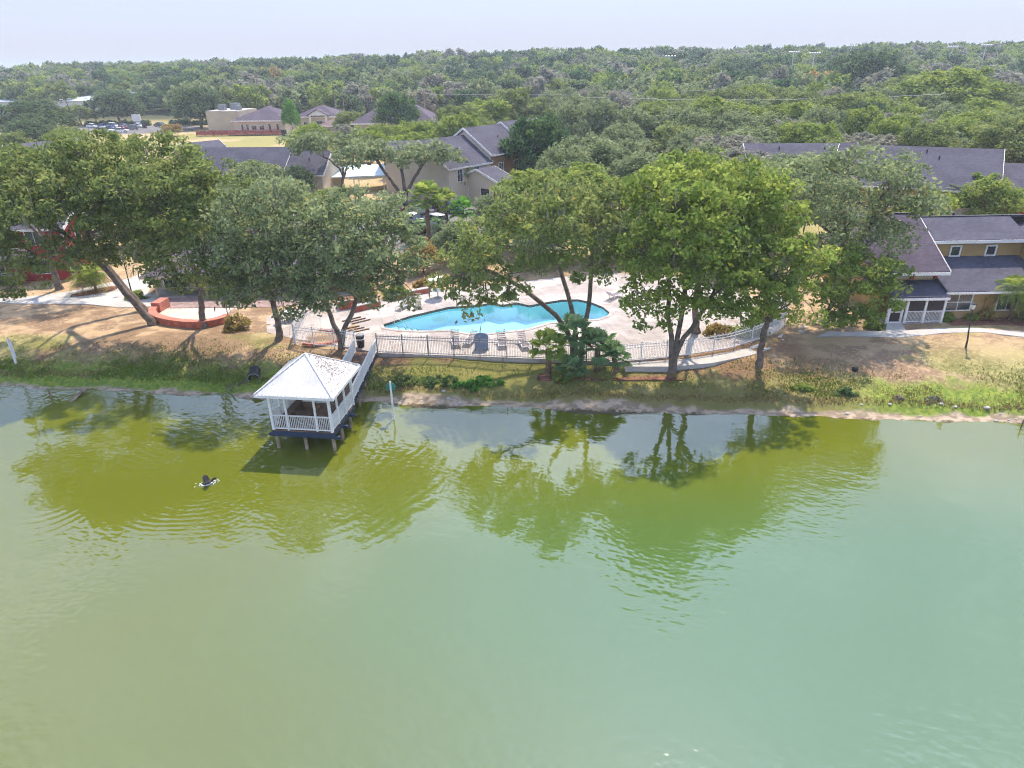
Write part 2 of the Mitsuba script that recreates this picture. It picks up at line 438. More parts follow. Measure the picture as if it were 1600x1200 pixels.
TONES = {'olive': [(0.242, 0.306, 0.099), (0.331, 0.376, 0.134), (0.155, 0.213, 0.076)],
         'sage': [(0.277, 0.339, 0.169), (0.347, 0.412, 0.213), (0.188, 0.242, 0.124)],
         'fresh': [(0.273, 0.370, 0.084), (0.391, 0.455, 0.108), (0.162, 0.243, 0.066)],
         'dark': [(0.118, 0.180, 0.090), (0.171, 0.235, 0.099), (0.074, 0.118, 0.069)],
         'deep': [(0.089, 0.174, 0.072), (0.184, 0.274, 0.090), (0.056, 0.110, 0.056)],
         'bright': [(0.149, 0.345, 0.062), (0.207, 0.423, 0.081), (0.089, 0.220, 0.048)],
         'grey': [(0.317, 0.321, 0.260), (0.384, 0.376, 0.306), (0.215, 0.228, 0.187)],
         'autumn': [(0.472, 0.314, 0.115), (0.369, 0.361, 0.115), (0.265, 0.204, 0.090)],
         'palm': [(0.193, 0.314, 0.143), (0.295, 0.416, 0.206), (0.125, 0.220, 0.108)]}


def leaf_cloud(cent, rc, n, L, tone, rng, up=0.45, flat=0.66):
    """Small leaf sprays scattered round the clump centres. Returns mesh and colours."""
    N = len(cent)
    k = rng.poisson(n, N)
    idx = np.repeat(np.arange(N), k)
    M = len(idx)
    d = rng.normal(size=(M, 3))
    d /= np.linalg.norm(d, axis=1, keepdims=True)
    r = rng.random(M) ** 0.45
    p = cent[idx] + d * r[:, None] * (rc[idx][:, None] * np.array([1, 1, flat]))
    nor = rng.normal(size=(M, 3)) + d * 0.5 + [0, 0, up * 2]
    nor /= np.linalg.norm(nor, axis=1, keepdims=True)
    t = np.cross(nor, rng.normal(size=(M, 3)))
    t /= np.linalg.norm(t, axis=1, keepdims=True)
    b = np.cross(nor, t)
    l = L * (rng.uniform(0.75, 1.3, N)[idx] * rng.uniform(0.5, 1.5, M))[:, None]
    v = np.stack([p - t * l * 0.5, p + b * l * 0.28 + t * l * 0.1, p + t * l * 0.55, p - b * l * 0.28 + t * l * 0.05], 1).reshape(-1, 3)
    q = np.arange(M)[:, None] * 4
    f = np.vstack([q + [0, 1, 2], q + [0, 2, 3]])
    pal = np.array(TONES[tone])
    wgt = rng.dirichlet([1.3, 0.8, 0.8], N)
    col = (wgt @ pal)[idx] * rng.uniform(0.72, 1.3, M)[:, None]
    odd = rng.random(M) < 0.03
    col[odd] = col[odd] * [1.5, 1.15, 0.9]
    return (v, f), np.repeat(col, 4, 0)


def grow(seed, base, blobs, r0, fork, spacing=1.0, limbs=4, stems=1, nleaf=64, L=0.285, tone='olive', moss=0.0, stem_pts=None, rc=0.72, dense=0.88, r_pow=0.5, twigs=True, flat=0.66):
    """A tree whose crown fills the blobs (centre, radii). Returns trunk mesh, crown mesh, crown colours, moss mesh."""
    rng = np.random.default_rng(seed)
    B = np.array(blobs, float)
    vol = np.prod(B[:, 3:], 1)
    want = int(2.2 * vol.sum() * 4.19 / spacing ** 3)
    which = rng.choice(len(B), want, p=vol / vol.sum())
    d = rng.normal(size=(want, 3))
    d /= np.linalg.norm(d, axis=1, keepdims=True)
    d[:, 2] = np.where(d[:, 2] < -0.35, -d[:, 2] * 0.6, d[:, 2])
    C = B[which, :3] + d * (rng.random(want) ** 0.42)[:, None] * B[which, 3:]
    keep = []
    cell = {}
    for i, p in enumerate(C):
        g = tuple((p // spacing).astype(int))
        if all(((C[j] - p) ** 2).sum() > (0.82 * spacing) ** 2 for a in (-1, 0, 1) for b in (-1, 0, 1) for c in (-1, 0, 1) for j in cell.get((g[0] + a, g[1] + b, g[2] + c), ())):
            cell.setdefault(g, []).append(i)
            keep.append(i)
    C = C[keep]
    C = C[rng.random(len(C)) < dense]
    base, fork = np.array(base, float), np.array(fork, float)
    wood = MB()
    ns, cs = kmeans(C, max(3, len(C) // 9), rng)
    nl, cl = kmeans(cs, limbs, rng)
    # trunk with flared foot
    foots = stem_pts or [np.vstack([base, base * 0.6 + fork * 0.4 + rng.normal(0, 0.12, 3), fork])]
    ends = []
    for pts in foots:
        pts = np.array(pts, float)
        t = np.linspace(0, len(pts) - 1, 9)
        P = np.stack([np.interp(t, np.arange(len(pts)), pts[:, k]) for k in range(3)], 1)
        P[1:-1] = (P[:-2] + 2 * P[1:-1] + P[2:]) / 4
        P[1:-1] += rng.normal(0, 0.045, (7, 3)) * [1, 1, 0.2]
        P = np.vstack([P[0] - [0, 0, 0.5], P])
        rr = r0 * np.array([1.9, 1.45, 1.12, 1.0, 0.95, 0.9, 0.86, 0.83, 0.8, 0.76]) / (len(foots) ** 0.35)
        wood.tube(P, rr, 10)
        ends.append((P[-1], rr[-1], P[-1] - P[-3]))
    for j in range(len(cl)):
        subs = np.where(nl == j)[0]
        if not len(subs):
            continue
        k = min(range(len(ends)), key=lambda e: np.linalg.norm(ends[e][0][:2] - cl[j][:2]))
        o, ro, dirn = ends[k]
        M = o + (cl[j] - o) * 0.6
        M[2] = max(M[2], o[2] + 0.15 * np.linalg.norm(M - o))
        rl = ro * min(0.82, 0.45 + 0.5 * (len(subs) / max(1, len(cs))) ** r_pow)
        dn = dirn / (np.linalg.norm(dirn) + 1e-9)
        P = bez(o - dn * 0.15, o + dn * 0.35 * np.linalg.norm(M - o), M, 7, rng, 0.09)
        wood.tube(P, np.linspace(rl, rl * 0.6, 7), 7)
        for s in subs:
            mem = np.where(ns == s)[0]
            if not len(mem):
                continue
            S = M + (cs[s] - M) * 0.8
            h = (M + S) / 2 + [0, 0, 0.18 * np.linalg.norm(S - M)]
            rs = max(0.045, rl * 0.42)
            wood.tube(bez(M, h, S, 5, rng, 0.12), np.linspace(rs, rs * 0.5, 5), 5, cap=False)
            for e in mem:
                if twigs:
                    wood.tube(bez(S, (S + C[e]) / 2 + rng.normal(0, 0.12, 3), C[e], 4, rng, 0.05), [rs * 0.45, 0.034, 0.028, 0.018], 3, cap=False)
    rcs = rc * rng.uniform(0.75, 1.3, len(C))
    crown, col = leaf_cloud(C, rcs, nleaf, L, tone, rng, flat=flat)
    ms = None
    if moss > 0:
        ms = MB()
        low = C[rng.random(len(C)) < moss]
        for p in low:
            for _ in range(rng.integers(3, 7)):
                q = p + rng.normal(0, 0.45, 3) * [1, 1, 0.4]
                ln, w, a = rng.uniform(0.35, 1.15), rng.uniform(0.03, 0.08), rng.uniform(0, np.pi)
                s = np.array([math.cos(a), math.sin(a), 0]) * w
                k = rng.normal(0, 0.06, 3) * [1, 1, 0]
                ms.add([q - s * 0.5, q + s * 0.5, q + s + k - [0, 0, ln * 0.55], q - s + k - [0, 0, ln * 0.5], q + 1.4 * k - [0, 0, ln]], [[0, 1, 2], [0, 2, 3], [3, 2, 4]])
    return wood, crown, col, ms


def big_tree(label, cat='tree', name='oak_tree', group=None, **kw):
    wood, crown, col, ms = grow(**kw)
    t = thing(name, label, cat, group)
    part(t, 'trunk', wood, 'bark', smooth=40)
    part(t, 'crown', crown, 'leaf', color=col)
    if ms is not None:
        part(t, 'hanging_moss', ms, 'moss', stuff=True)
    return t


big_tree('big oak with leaning trunk left of the curved red wall, nearest the left edge', seed=11, base=(-28.93, 52.93, 1.4), fork=(-31.7, 52.6, 6.8), r0=0.3, limbs=5, tone='olive',
         blobs=[(-33.4, 49.2, 7.4, 1.7, 1.4, 1.3), (-31.8, 47.4, 12.8, 3.0, 2.0, 1.8), (-30.6, 49.8, 8.2, 1.6, 1.4, 1.3), (-37.2, 49.2, 5.4, 1.5, 1.3, 1.2), (-33.4, 50.1, 13.3, 4.1, 3.7, 2.4), (-30.2, 49.2, 11.2, 3.7, 3.4, 2.0), (-34.0, 48.2, 11.0, 2.6, 3.2, 2.1), (-32.6, 47.9, 8.5, 1.7, 2.1, 1.7), (-28.8, 50.2, 12.9, 2.9, 3.4, 2.0), (-32.6, 48.0, 7.0, 1.2, 1.5, 1.1), (-37.9, 50.8, 12.5, 3.0, 3.2, 2.4), (-36.9, 48.9, 9.3, 2.4, 2.5, 2.2), (-31.2, 48.5, 8.3, 2.0, 2.0, 1.5), (-35.0, 48.1, 7.5, 1.7, 2.0, 1.6), (-31.7, 47.1, 12.0, 2.6, 2.3, 1.9), (-37.8, 48.5, 8.1, 2.2, 2.2, 2.0)], moss=0.06)
big_tree('broad oak behind the leaning trunk, crown top left of the clubhouse roof', seed=12, base=(-31.27, 56.37, 1.5), fork=(-34.0, 56.2, 7.0), r0=0.3, limbs=5, tone='olive',
         blobs=[(-28.6, 51.6, 8.4, 2.0, 1.8, 1.6), (-31.2, 51.4, 7.6, 1.9, 1.6, 1.4), (-27.0, 51.0, 7.2, 1.5, 1.4, 1.3), (-29.0, 51.9, 14.7, 4.1, 3.6, 1.7), (-25.3, 51.9, 13.9, 3.4, 3.6, 2.1), (-25.0, 51.0, 11.4, 2.4, 2.9, 2.1), (-32.9, 53.9, 13.8, 3.1, 3.0, 1.9), (-27.8, 51.0, 10.7, 2.3, 2.8, 1.7), (-36.8, 54.5, 13.3, 3.2, 3.2, 1.9), (-26.0, 50.5, 9.1, 2.0, 2.2, 1.4), (-29.7, 51.6, 9.6, 2.4, 2.4, 1.4), (-25.0, 49.1, 10.8, 2.0, 1.8, 1.7), (-23.7, 50.7, 9.1, 1.6, 1.9, 1.5)], moss=0.08)
big_tree('oak with twin forked trunk rising just in front of the curved red wall', seed=13, base=(-24.36, 52.12, 1.4), fork=(-24.2, 52.1, 4.1), r0=0.27, limbs=4, tone='olive',
         blobs=[(-22.8, 48.6, 5.9, 1.7, 1.3, 1.3), (-24.4, 46.6, 13.2, 2.8, 2.0, 1.6), (-25.2, 48.8, 7.0, 1.6, 1.4, 1.3), (-20.0, 47.6, 5.2, 1.5, 1.3, 1.1), (-20.4, 48.9, 12.6, 2.5, 2.8, 2.2), (-22.0, 47.9, 10.6, 2.0, 2.5, 1.7), (-20.3, 47.9, 8.8, 2.4, 2.9, 2.3), (-18.9, 48.9, 11.3, 2.1, 2.6, 2.5), (-19.7, 47.5, 6.3, 2.2, 2.3, 1.5), (-24.5, 49.0, 8.2, 1.4, 1.7, 1.4), (-23.1, 51.3, 12.8, 2.2, 2.7, 1.8), (-21.0, 47.9, 6.6, 1.6, 2.0, 1.6), (-23.3, 48.3, 8.8, 1.7, 1.8, 1.4), (-19.2, 46.9, 8.1, 1.8, 1.8, 1.7), (-21.0, 47.2, 5.6, 1.2, 1.2, 0.9)], moss=0.07)
big_tree('oak with dark straight trunk on the lawn left of the gazebo roof', seed=14, base=(-17.71, 49.15, 1.3), fork=(-17.6, 49.1, 4.4), r0=0.26, limbs=5, tone='sage',
         blobs=[(-18.8, 46.4, 5.6, 1.7, 1.3, 1.3), (-15.6, 45.8, 5.6, 1.6, 1.3, 1.2), (-16.5, 44.2, 12.0, 2.7, 2.0, 1.7), (-16.1, 47.7, 11.2, 3.3, 4.0, 2.4), (-17.6, 46.8, 8.5, 2.5, 3.0, 2.4), (-14.9, 46.8, 8.5, 2.6, 3.1, 2.2), (-16.8, 46.5, 6.4, 2.7, 2.3, 1.4), (-18.5, 46.1, 5.6, 1.2, 1.5, 0.9), (-17.9, 50.2, 11.0, 2.7, 3.0, 2.0), (-18.5, 47.4, 6.7, 1.7, 2.0, 1.6), (-14.4, 46.5, 6.6, 1.7, 1.9, 1.4), (-16.5, 44.6, 10.2, 2.4, 2.1, 2.0), (-16.0, 45.3, 7.3, 2.0, 1.8, 1.4), (-18.7, 45.6, 5.4, 1.2, 1.4, 0.9), (-14.3, 45.6, 5.5, 1.0, 1.1, 0.7)], moss=0.14)
big_tree('grey green oak with V shaped trunk behind the picket fence beside the gangway', seed=15, base=(-12.44, 47.24, 1.3), fork=(-12.6, 47.3, 3.1), r0=0.25, limbs=5, tone='sage',
         stem_pts=[[(-12.5, 47.25, 1.2), (-12.5, 47.25, 2.6), (-13.1, 47.6, 3.9), (-13.5, 48.1, 6.2)], [(-12.4, 47.25, 1.2), (-12.35, 47.25, 2.6), (-11.4, 47.5, 4.1), (-10.6, 48.2, 6.4)]],
         blobs=[(-13.8, 45.0, 5.2, 1.5, 1.2, 1.2), (-7.9, 45.2, 6.4, 1.5, 1.3, 1.2), (-10.6, 44.8, 6.0, 1.6, 1.2, 1.0), (-10.5, 43.8, 11.3, 2.7, 2.0, 1.6), (-10.3, 47.2, 11.0, 3.9, 3.5, 2.1), (-12.5, 46.1, 9.2, 3.1, 3.8, 2.2), (-8.6, 46.2, 8.7, 3.0, 3.7, 2.2), (-10.9, 45.9, 7.8, 3.2, 2.8, 1.1), (-7.3, 45.9, 7.3, 1.5, 1.9, 1.3), (-13.8, 44.5, 5.9, 1.2, 1.6, 1.1), (-8.3, 44.5, 5.3, 0.7, 1.0, 0.8), (-13.2, 45.2, 7.0, 1.8, 1.9, 1.3), (-8.9, 45.4, 6.8, 2.1, 1.9, 1.2), (-10.2, 43.6, 9.9, 2.7, 2.3, 1.9), (-7.4, 44.5, 6.0, 1.2, 1.4, 1.0), (-11.0, 44.5, 6.8, 1.6, 1.5, 1.0), (-12.4, 43.8, 8.2, 1.8, 1.8, 1.5)], moss=0.12)
big_tree('wide oak leaning over the pool with three long bare limbs above the fan palms', seed=16, base=(4.5, 45.1, 1.3), fork=(4.6, 45.1, 3.6), r0=0.26, limbs=6, tone='olive',
         stem_pts=[[(4.4, 45.1, 1.2), (4.1, 45.1, 3.4), (2.2, 45.6, 5.3), (-0.4, 46.2, 7.0), (-1.6, 45.6, 7.6)], [(4.55, 45.2, 1.2), (4.5, 45.2, 3.6), (3.9, 46.0, 6.2), (3.0, 47.2, 8.6)], [(4.8, 45.1, 1.2), (5.2, 45.1, 3.6), (5.6, 45.9, 6.0), (5.7, 46.8, 8.8)]],
         blobs=[(0.8, 43.0, 7.0, 1.7, 1.3, 1.0), (5.4, 43.4, 7.6, 1.5, 1.3, 1.2), (3.4, 42.8, 8.8, 1.8, 1.4, 1.2), (2.4, 42.4, 11.6, 3.0, 1.8, 1.5), (-2.0, 43.4, 9.0, 2.0, 1.6, 1.4), (-3.6, 43.6, 7.2, 1.5, 1.4, 1.2), (2.7, 45.4, 12.1, 3.9, 3.4, 1.7), (-0.3, 44.4, 10.4, 3.1, 3.3, 1.9), (-2.5, 43.5, 8.5, 2.1, 2.7, 1.7), (3.4, 44.4, 10.2, 3.3, 3.1, 1.5), (5.9, 45.5, 11.3, 2.0, 2.4, 2.0), (-1.4, 43.1, 7.1, 1.9, 1.8, 1.0), (-2.6, 43.2, 5.9, 0.9, 1.3, 0.9), (0.4, 43.9, 8.3, 1.9, 1.8, 1.0), (2.8, 44.1, 7.4, 1.0, 1.1, 0.6), (-3.3, 43.3, 7.1, 1.6, 1.8, 1.3), (-0.6, 43.4, 6.1, 1.2, 1.3, 0.8), (6.3, 44.1, 9.0, 1.6, 1.8, 1.4)], moss=0.2)
big_tree('bright green oak with forked trunk on the bank right of the fan palms', seed=17, base=(10.88, 42.79, 0.9), fork=(10.75, 42.8, 3.0), r0=0.27, limbs=6, tone='fresh',
         stem_pts=[[(10.85, 42.8, 0.8), (10.8, 42.8, 2.6), (10.4, 42.9, 4.6), (10.3, 43.2, 6.8)], [(10.95, 42.8, 0.8), (11.0, 42.8, 2.6), (12.1, 43.0, 4.4), (12.9, 43.2, 5.8)], [(10.9, 42.85, 0.8), (10.9, 42.9, 2.6), (11.4, 43.4, 5.0), (11.5, 44.2, 7.4)]],
         blobs=[(13.8, 40.9, 6.0, 1.5, 1.3, 1.2), (10.9, 40.8, 7.2, 1.8, 1.4, 1.2), (9.6, 41.2, 6.4, 1.7, 1.4, 1.3), (12.6, 41.3, 6.8, 1.8, 1.4, 1.3), (8.6, 42.0, 7.6, 1.7, 1.5, 1.4), (11.0, 40.2, 12.9, 2.8, 2.0, 1.7), (11.5, 42.8, 10.1, 3.7, 4.0, 2.5), (9.2, 41.9, 8.7, 2.6, 3.1, 1.9), (13.1, 42.0, 7.9, 2.9, 3.0, 1.8), (10.7, 43.9, 11.8, 3.7, 3.2, 1.9), (8.3, 41.2, 6.6, 1.6, 1.9, 1.2), (11.8, 41.7, 6.2, 1.7, 1.5, 0.8), (14.0, 43.0, 9.5, 2.4, 3.0, 2.3), (7.5, 41.2, 6.7, 0.8, 1.0, 0.9), (8.9, 41.4, 5.3, 1.2, 1.3, 0.9), (13.5, 41.7, 5.9, 1.8, 1.8, 1.2), (7.9, 42.7, 9.5, 1.8, 2.1, 1.5), (10.7, 40.1, 10.8, 2.9, 2.6, 2.1), (13.3, 40.5, 8.7, 2.1, 1.8, 1.6)], moss=0.12)
big_tree('oak with slender pale trunk beside the curved footpath, right end of the white fence', seed=18, base=(16.99, 43.27, 1.0), fork=(17.1, 43.4, 4.2), r0=0.24, limbs=4, tone='fresh',
         blobs=[(15.6, 41.8, 5.9, 1.6, 1.3, 1.1), (18.2, 41.9, 5.2, 1.4, 1.2, 1.0), (16.8, 41.0, 9.4, 2.4, 1.6, 1.7), (18.6, 42.2, 6.4, 1.5, 1.4, 1.2), (16.2, 42.6, 9.3, 2.8, 3.4, 2.2), (15.2, 41.7, 7.5, 2.2, 2.7, 1.7), (17.1, 41.8, 7.9, 1.8, 2.1, 1.8), (16.0, 44.6, 10.8, 3.3, 3.0, 1.9), (16.4, 41.3, 6.2, 1.9, 1.9, 1.1), (18.7, 42.9, 8.9, 1.7, 2.0, 1.5)], moss=0.05)
big_tree('low rounded oak overhanging the footpath left of the screened porch', seed=19, base=(24.17, 49.9, 1.5), fork=(24.3, 49.9, 3.2), r0=0.2, limbs=5, tone='fresh', nleaf=72,
         blobs=[(24.0, 47.9, 6.3, 3.4, 2.6, 2.2), (26.3, 47.9, 4.8, 2.5, 2.2, 1.8), (22.8, 48.2, 4.5, 2.0, 1.9, 1.8), (23.6, 47.0, 3.0, 1.6, 1.2, 0.9), (27.0, 48.3, 6.0, 1.8, 1.8, 1.6), (25.2, 46.9, 3.4, 1.4, 1.1, 0.9)])
big_tree('yellow green oak inside the fence with dark trunk, crown tallest right of centre', seed=20, base=(14.03, 48.98, 1.5), fork=(13.4, 47.6, 6.4), r0=0.26, limbs=5, tone='fresh',
         blobs=[(11.9, 45.0, 13.3, 3.7, 3.2, 1.8), (14.6, 45.0, 12.9, 3.2, 3.2, 1.9), (9.2, 44.1, 13.1, 2.1, 2.5, 1.6), (16.1, 44.1, 11.6, 2.4, 2.9, 1.9), (12.2, 44.1, 11.1, 3.0, 2.7, 1.5)], moss=0.04)
big_tree('oak at the left edge standing behind the mulch island', seed=25, base=(-42.5, 63.2, 1.5), fork=(-42.2, 62.8, 5.4), r0=0.28, limbs=5, tone='olive', spacing=1.15, rc=0.9,
         blobs=[(-41.0, 62.0, 11.6, 4.2, 3.6, 2.2), (-45.5, 62.4, 10.6, 3.2, 3.0, 2.2), (-37.6, 62.0, 10.4, 2.6, 2.6, 1.8), (-42.5, 60.4, 8.6, 2.8, 2.2, 1.5)], moss=0.05)
big_tree('large dark grey green oak left of the tan house roof', seed=21, base=(26.4, 52.2, 1.5), fork=(26.2, 52.0, 5.6), r0=0.33, limbs=6, tone='sage', spacing=1.1, rc=0.9, dense=0.74,
         blobs=[(24.0, 51.3, 12.6, 4.7, 4.0, 1.9), (22.7, 51.3, 10.0, 3.8, 4.2, 2.5), (28.5, 51.3, 10.3, 3.0, 3.7, 2.2), (26.4, 51.4, 8.0, 3.9, 3.4, 1.7), (27.1, 51.5, 12.4, 2.9, 2.9, 1.8), (21.3, 52.5, 11.7, 2.3, 2.8, 1.7)], moss=0.1)
big_tree('open oak with dark forked trunk standing among the parked cars', seed=22, base=(-14.64, 99.55, 1.5), fork=(-14.6, 99.5, 4.2), r0=0.36, limbs=5, tone='sage', spacing=1.25, rc=1.05, L=0.5, nleaf=48,
         stem_pts=[[(-14.7, 99.5, 1.4), (-14.9, 99.5, 3.4), (-17.0, 99.5, 6.2), (-18.0, 99.5, 8.2)], [(-14.6, 99.5, 1.4), (-14.5, 99.5, 3.6), (-12.8, 99.5, 6.0), (-11.4, 99.5, 8.0)], [(-14.65, 99.5, 1.4), (-14.6, 99.5, 3.6), (-14.8, 99.5, 6.5), (-14.6, 99.5, 8.4)]],
         blobs=[(-17.7, 99.6, 9.1, 5.4, 3.0, 1.6), (-13.5, 99.6, 8.4, 5.0, 3.4, 1.8), (-20.5, 99.6, 8.3, 3.8, 2.8, 1.6), (-9.2, 99.6, 8.6, 3.1, 2.8, 1.8)])
big_tree('olive tree with leaning trunk in front of the pale blue carport roof', seed=23, base=(-25.8, 108.2, 1.5), fork=(-25.0, 108.2, 4.6), r0=0.28, limbs=4, tone='sage', spacing=1.3, rc=1.05, L=0.5, nleaf=48,
         blobs=[(-27.6, 108.2, 9.0, 4.6, 3.4, 2.0), (-29.9, 108.2, 9.6, 3.6, 2.8, 2.0), (-23.9, 108.2, 9.4, 3.6, 2.8, 1.9)])
big_tree('small bright oak in front of the white balcony rail, above the tan house roof', seed=24, base=(43.4, 71.65, 1.5), fork=(43.0, 71.6, 3.2), r0=0.22, limbs=4, tone='fresh', spacing=1.0, L=0.42, nleaf=50,
         blobs=[(42.3, 71.6, 5.4, 2.6, 2.1, 1.7), (44.0, 71.6, 6.2, 2.0, 1.7, 1.3), (41.0, 71.6, 4.2, 1.8, 1.7, 1.6), (43.7, 71.6, 4.0, 1.7, 1.7, 1.3)])

# ---- repeated trees: prototypes as shape groups, placed as instances
HUES = {0: 'fresh', 1: 'olive', 2: 'dark', 3: 'deep', 4: 'bright', 5: 'sage', 6: 'autumn', 7: 'grey'}


def proto(name, seed, tone, blobs, spacing, rc, nleaf, L, wood=True, r0=0.05, limbs=4):
    """A unit tree: height 1, crown radius 0.5."""
    s = 12.0
    bl = [[a * s for a in b] for b in blobs]
    w, cr, col, _ = grow(seed=seed, base=(0, 0, 0), fork=(0.1, 0, 0.3 * s), blobs=bl, r0=r0 * s * 0.5, spacing=spacing, rc=rc, nleaf=nleaf, L=L, tone=tone, limbs=limbs, twigs=False, flat=1.1)
    sc = T().scale(1 / s)
    g = {'type': 'shapegroup', 'crown': mikit.ply(cr, 'leaf_far', color=col, to_world=sc)}
    if wood:
        g['trunk'] = mikit.ply(w.get(), 'bark', smooth=40, to_world=sc)
    scene[name] = g


ROUND = [[(0, 0, .60, .38, .38, .30), (.18, .05, .78, .24, .24, .18), (-.2, .08, .72, .25, .25, .2), (.05, -.22, .56, .28, .26, .2), (.28, -.1, .46, .2, .22, .2), (-.28, -.12, .42, .2, .22, .2), (.02, .28, .5, .28, .2, .22), (.0, -.3, .34, .24, .18, .16)],
         [(.05, 0, .72, .32, .32, .22), (-.24, .1, .58, .24, .25, .22), (.25, .1, .55, .24, .25, .22), (0, -.27, .52, .27, .22, .2), (-.1, .05, .87, .18, .18, .12), (.2, -.2, .75, .17, .17, .13), (-.2, -.2, .36, .24, .22, .18), (.24, -.14, .33, .22, .22, .17), (0, .3, .42, .25, .18, .2)]]
TALL = [[(0, 0, .45, .46, .46, .3), (0, 0, .7, .34, .34, .22), (0, 0, .88, .18, .18, .12)]]
for h in HUES:
    for s in range(2):
        proto(f'mid_{h}_{s}', 100 + 10 * h + s, HUES[h], TALL[0] if h == 4 else ROUND[s], 1.15, 0.85, 62, 0.46)
        proto(f'far_{h}_{s}', 300 + 10 * h + s, HUES[h], TALL[0] if h == 4 else ROUND[s], 1.8, 1.25, 52, 1.0, wood=False)


def place(key, group, x, y, z, R, Hh, rz):
    scene[key] = {'type': 'instance', 'g': {'type': 'ref', 'id': group}, 'to_world': T().translate([float(x), float(y), float(z)]).rotate([0, 0, 1], float(rz)).scale([float(2 * R), float(2 * R), float(Hh)])}


